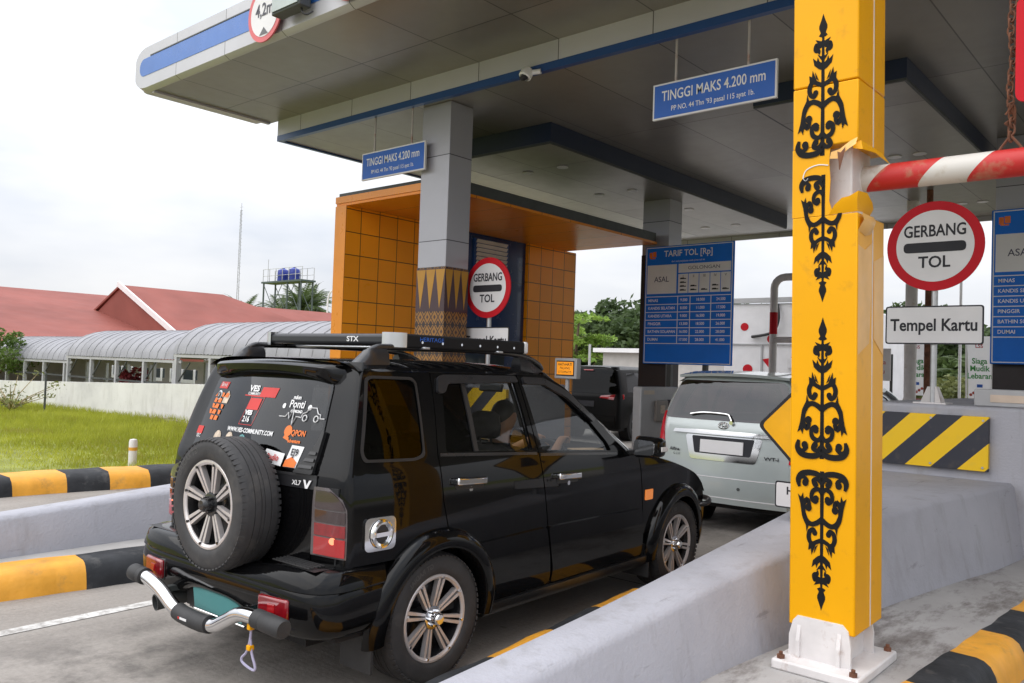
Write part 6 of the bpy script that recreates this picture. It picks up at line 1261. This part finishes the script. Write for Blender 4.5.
def walkway(x0, x1, ye, ze, zt_, label):
    t = thing('covered_walkway', label, 'walkway', ((x0 + x1) / 2, ye + 1.5, 0), 'barrel roofed walkways behind the white wall'); b = MB(); W_ = 3.0
    def prf(k): a = math.pi * k; return (ye + W_ / 2 - W_ / 2 * math.cos(a), ze + (zt_ - ze) * math.sin(a) ** 1.0)
    xs_ = np.linspace(x0, x1, int((x1 - x0) / .085)); rows = []
    for i, x in enumerate(xs_): rows.append([(x, prf(k)[0], prf(k)[1] + (.012 if i % 2 else -.006)) for k in np.linspace(0, 1, 15)])
    b.grid(rows); r_ = b.build('roof', 'grey_roof', t, smooth=30)
    b = MB()
    for x in np.arange(x0 + .2, x1, .46): b.tube([(x, prf(k)[0], prf(k)[1] + .013) for k in np.linspace(0, 1, 15)], .008, 4)
    b.build('roof_seam', mat('roof_seam', (.235, .235, .245), .6), r_); MB().box(x0, x1, ye + .02, ye + .07, ze - .09, ze - .012).build('eave_beam', 'grey_steel', t)
    for x in np.arange(x0 + .12, x1, 1.75):
        for y in (ye + .06, ye + W_ - .1): MB().box(x - .05, x + .05, y - .05, y + .05, 0, ze - .092).build('pillar', 'grey_steel', t)
    b = MB()
    for x in np.arange(x0 + .12, x1 - 1, 1.75): b.box(x, x + 1.75, ye + .04, ye + .08, .95, 1.0); b.obox((x + .4, ye + .06, 1.32), (1, 0, .9), (0, 1, 0), .75, .03, .03)
    b.build('railing', 'dark_steel', t)
    return t
walkway(-36.0, -28.3, 11.0, 1.47, 2.30, 'lowest grey barrel roofed walkway bay beside the small tree'); walkway(-28.6, -21.1, 10.95, 1.64, 2.50, 'middle grey barrel roofed walkway bay'); walkway(-21.4, -11.5, 10.9, 1.80, 2.70, 'highest grey barrel roofed walkway bay beside the orange portal')
rb_ = thing('red_roofed_building', 'long building under red metal roofs behind the grey walkway', 'building', (-36, 18, 0))
def slope(name, P, mt='redroof'):
    b = MB().add(P, [(0, 1, 2, 3)]); q = [(x, y, z - .12) for x, y, z in P]; b.add(q, [(3, 2, 1, 0)])
    for i in range(4): j = (i + 1) % 4; b.add([P[i], P[j], q[j], q[i]], [(0, 1, 2, 3)])
    return b.build(name, mt, rb_, smooth=0)
MB().box(-62, -43.5, 4, 40, 0, 1.5).build('wall', 'flesh_wall', rb_)
slope('roof', [(-36.5, 2, 1.6), (-36.5, 20.1, 1.6), (-55.5, 24.2, 5.5), (-55.5, 2, 5.5)]); slope('roof_back', [(-64, 2, 2.75), (-64, 24.2, 2.75), (-55.51, 24.2, 5.5), (-55.51, 2, 5.5)])
slope('gable_roof', [(-39.6, 20.2, 2.85), (-39.6, 31.5, 2.85), (-46, 26.4, 5.5), (-46, 20.2, 5.5)]); slope('gable_roof', [(-52.4, 20.2, 2.85), (-52.4, 31.5, 2.85), (-46.01, 26.4, 5.5), (-46.01, 20.2, 5.5)])
MB().add([(-51.5, 20.3, 2.85), (-40, 20.3, 2.85), (-46, 20.3, 5.4)], [(0, 1, 2)]).build('gable_wall', 'redroof', rb_)
MB().obox((-42.75, 20.14, 4.2), (6.5, 0, -2.69), (0, -1, 0), 7.1, .28, .10).build('verge_board', 'white_paint', rb_)
slope('roof', [(-39.0, 24.0, 2.6), (-39.0, 52, 2.6), (-46, 52, 4.95), (-46, 24.0, 4.95)])
for x in np.arange(-34, -13, 2.4): MB().box(x, x + 1.6, 14.86, 14.99, .9, 1.25).build('window', 'win', rb_)
b = MB()
for x in np.arange(-34, -13, 2.4):
    b.box(x - .08, x + 1.68, 14.82, 14.858, .78, .90)
    for xx in (x - .08, x + .76, x + 1.6): b.box(xx, xx + .09, 14.82, 14.858, .902, 1.27)
b.build('window_frame', 'white_paint', rb_)
wt = thing('water_tower', 'steel water tower with railings carrying two blue tanks', 'water tower', (-67.5, 45, 0)); ZP = 8.95
b = MB()
X0, X1, Y0, Y1 = -71.0, -64.6, 44.9, 46.2
for x in (X0 + .15, -66.9, X1 - .15):
    for y in (Y0, Y1): b.box(x - .06, x + .06, y - .06, y + .06, 0, ZP)
for y in (Y0, Y1):
    for x in (X0 + .15, -66.9):
        for z in (2.2, 4.4, 6.7): b.tube([(x, y, z - 2.1), (x + 3.1, y, z + 2.1)], .035, 5); b.tube([(x + 3.1, y, z - 2.1), (x, y, z + 2.1)], .035, 5)
    b.box(X0, X1, y - .04, y + .04, 4.35, 4.45)
b.build('legs', mat('tower_green', (.07, .09, .085), .6), wt, smooth=0); MB().box(X0 - .1, X1 + .1, Y0 - .15, Y1 + .15, ZP, ZP + .16).build('platform', mat('tower_deck', (.06, .085, .08), .6), wt); b = MB()
for x in np.linspace(X0, X1, 7):
    for y in (Y0, Y1): b.cyl((x, y, ZP), (x, y, ZP + 1.35),   .035, n=6)
for z in (ZP + .7, ZP + 1.35):
    for y in (Y0, Y1): b.cyl((X0, y, z), (X1, y, z), .022, n=6)
b.cyl((X0 + .8, Y0, ZP), (X0 + .8, Y0, ZP + 2.3), .03, n=6); b.build('railing', 'grey_steel', wt)
for x in (-68.55, -66.75): tag(MB().lathe([(.0001, 0), (.52, 0), (.55, .09), (.52, .45), (.55, .5), (.52, .95), (.48, 1.07), (.17, 1.22), (.15, 1.28), (.0001, 1.3)], (x, 45.5, ZP + .162), (0, 0, 1), 24).build('water_tank', 'tank', None, origin=(x, 45.5, ZP + .16)), 'left blue water tank on the steel tower' if x < -67.5 else 'right blue water tank on the steel tower', 'water tank', 'blue tanks on the tower')
ms = MB(); 
for k in range(3): a = 2 * math.pi * k / 3; ms.cyl((-75.6 + .16 * math.cos(a), 45 + .16 * math.sin(a), 0), (-75.6 + .06 * math.cos(a), 45 + .06 * math.sin(a), 16.6), .03, n=5)
for k in range(40): z = .2 + k * .41; ms.tube([(-75.6 + .15 * math.cos(2 * math.pi * q / 3 + k), 45 + .15 * math.sin(2 * math.pi * q / 3 + k), z + .13 * q) for q in range(4)], .015, 4)
ms.cyl((-75.6, 45, 16.5), (-75.6, 45, 17.3), .02, n=5); ms.cyl((-75.85, 45, 16.9), (-75.35, 45, 16.9), .02, n=5); tag(ms.build('antenna_mast', mat('mast_grey', (.34, .34, .36), .5), None, origin=(-75.6, 45, 0)), 'tall thin lattice antenna mast above the red roof', 'mast')
lp = thing('street_lamp', 'curved pale street lamp rising behind the red roof', 'street lamp', (-54.0, 40, 0)); MB().tube(spline([(-54.0, 40, 0), (-54.0, 40, 5.5), (-53.95, 40, 6.6), (-53.6, 40, 7.15), (-52.9, 40, 7.3)], 6), .07, 8).build('pole', 'white_steel', lp); MB().obox((-52.7, 40, 7.28), (1, 0, 0), (0, 0, 1), .6, .2, .1).build('lamp_head', 'white_steel', lp)
tree('small round-headed tree by the walkway at the left edge', (-33.6, 10.6, 0), 2.5, 1.05, 2200, .075, 'leaf_mid', None, nc=18, cz=.68)
sp = thing('sapling', 'sparse bare branched sapling on the grass', 'sapling', (-25.2, 8.3, 0)); b = MB(); lf = MB(); rngs = np.random.default_rng(4)
for k in range(15):
    a = rngs.uniform(0, 6.28); L2 = rngs.uniform(.5, 1.35); P = [(-25.2, 8.3, .1)]; e = rngs.uniform(.25, .8)
    P.append((-25.2 + .3 * L2 * math.cos(a), 8.3 + .3 * L2 * math.sin(a), .1 + .45 * L2 * e)); P.append((-25.2 + L2 * math.cos(a), 8.3 + L2 * math.sin(a), .1 + L2 * e)); b.tube(P, [.022, .015, .006], 5); leaves(lf, 24, [P[2], P[1]], [(.2, .2, .09)] * 2, .05)
b.build('branches', mat('dry_twig', (.26, .20, .10), .9), sp); lf.build('foliage', 'leaf_olive', sp, smooth=0)
MB().cyl((-24.5, 8.9, 0), (-24.5, 8.9, 1.15), .03, n=6).build('stake', 'dark_steel', sp)
for (x, y, z, r, mt, lb_) in ((-32.6, 9.3, .55, .35, 'leaf_dark', 'dark leafy shrub in front of the wall at the left edge'), (-26.0, 11.9, 1.05, .42, 'leaf_red', 'red leaved shrub under the middle walkway bay'), (-18.6, 11.6, 1.15, .36, 'leaf_mid', 'green shrub under the highest walkway bay')):
    s_ = thing('shrub', lb_, 'shrub', (x, y, 0)); C, Q = crown_clumps((x, y, z), r, r * .7, 8, r * .5); b = MB(); leaves(b, 420, C, Q, .085); b.build('foliage', mt, s_, smooth=0); b = MB()
    for k in range(6): b.tube([(x, y, 0), (x + rng.uniform(-.1, .1), y, z * .5), C[k]], .015, 4)
    b.build('stems', 'bark', s_)
bl = thing('bollard', 'short white bollard with an orange band at the edge of the grass', 'bollard', (-12.85, 5.97, 0)); MB().lathe([(.062, -.05), (.062, .40), (.05, .44), (.0001, .45)], (-12.85, 5.97, 0), (0, 0, 1), 20).build('post', 'white_steel', bl); MB().cyl((-12.85, 5.97, .27), (-12.85, 5.97, .32), .0635, n=20).build('band', 'kerb_y', bl)
tag(MB().lathe([(.0001, .0), (.25, 0), (.30, .08), (.24, .2), (.1, .27), (.0001, .28)], (-11.95, 6.55, .1), (.1, .05, 1), 11).build('stone', mat('pale_stone', (.40, .36, .30), .9, var=.3), None, origin=(-11.95, 6.55, .1)), 'pale rounded stone on the grassy edge near the black car', 'stone')
# ------------------------------------------------------------------ daylight under a bright overcast sky
W = bpy.data.worlds.new('World'); SC.world = W; W.use_nodes = True; nt = W.node_tree; bg = nt.nodes['Background']
EL, AZ = R(52), R(205)                                                  # sun high behind the camera's left shoulder
sky = nt.nodes.new('ShaderNodeTexSky'); sky.sky_type = 'NISHITA'; sky.sun_disc = False; sky.sun_elevation = EL; sky.sun_rotation = AZ; sky.air_density = 1; sky.dust_density = 3
v = nt.nodes.new('ShaderNodeTexCoord').outputs['Generated']; mp_ = nt.nodes.new('ShaderNodeMapping'); mp_.inputs['Scale'].default_value = (1, 1, 3.2); nt.links.new(v, mp_.inputs[0])
nz = noise(nt, mp_.outputs[0], 1.7, 5, .55)
sz = nt.nodes.new('ShaderNodeSeparateXYZ'); nt.links.new(v, sz.inputs[0]); up = mth(nt, 'MULTIPLY_ADD', mth(nt, 'MAXIMUM', sz.outputs[2], 0.0), 1.25, .60)
cl = ramp(nt, nz, [(.36, (7.2, 7.8, 8.9)), (.52, (9.7, 9.9, 10.4)), (.66, (11.3, 11.3, 11.4))])
vm = nt.nodes.new('ShaderNodeVectorMath'); vm.operation = 'SCALE'; nt.links.new(cl, vm.inputs[0]); nt.links.new(up, vm.inputs['Scale']); cl = vm.outputs[0]   # an overcast sky is brighter overhead than near the horizon
mx = mixc(nt, .90, sky.outputs[0], cl); nt.links.new(mx, bg.inputs[0]); bg.inputs[1].default_value = .095
sun_d = bpy.data.lights.new('sun', 'SUN'); sun_d.energy = 1.2; sun_d.angle = R(90); sun_d.color = (1, .965, .92); sun = bpy.data.objects.new('sun', sun_d); COL.objects.link(sun)
dv = Vector((math.sin(AZ) * math.cos(EL), math.cos(AZ) * math.cos(EL), math.sin(EL))); sun.rotation_euler = dv.to_track_quat('Z', 'Y').to_euler(); sun.location = (0, 0, 30)
SC.view_settings.view_transform = 'Standard'; SC.view_settings.look = 'None'; SC.view_settings.exposure = EXPOSURE; SC.view_settings.gamma = 1
SC.render.engine = 'CYCLES'; SC.cycles.use_denoising = True; SC.cycles.max_bounces = 8; SC.cycles.transparent_max_bounces = 12; SC.cycles.diffuse_bounces = 4; SC.cycles.caustics_reflective = False; SC.cycles.caustics_refractive = False
try: SC.cycles.denoiser = 'OPENIMAGEDENOISE'
except Exception: pass
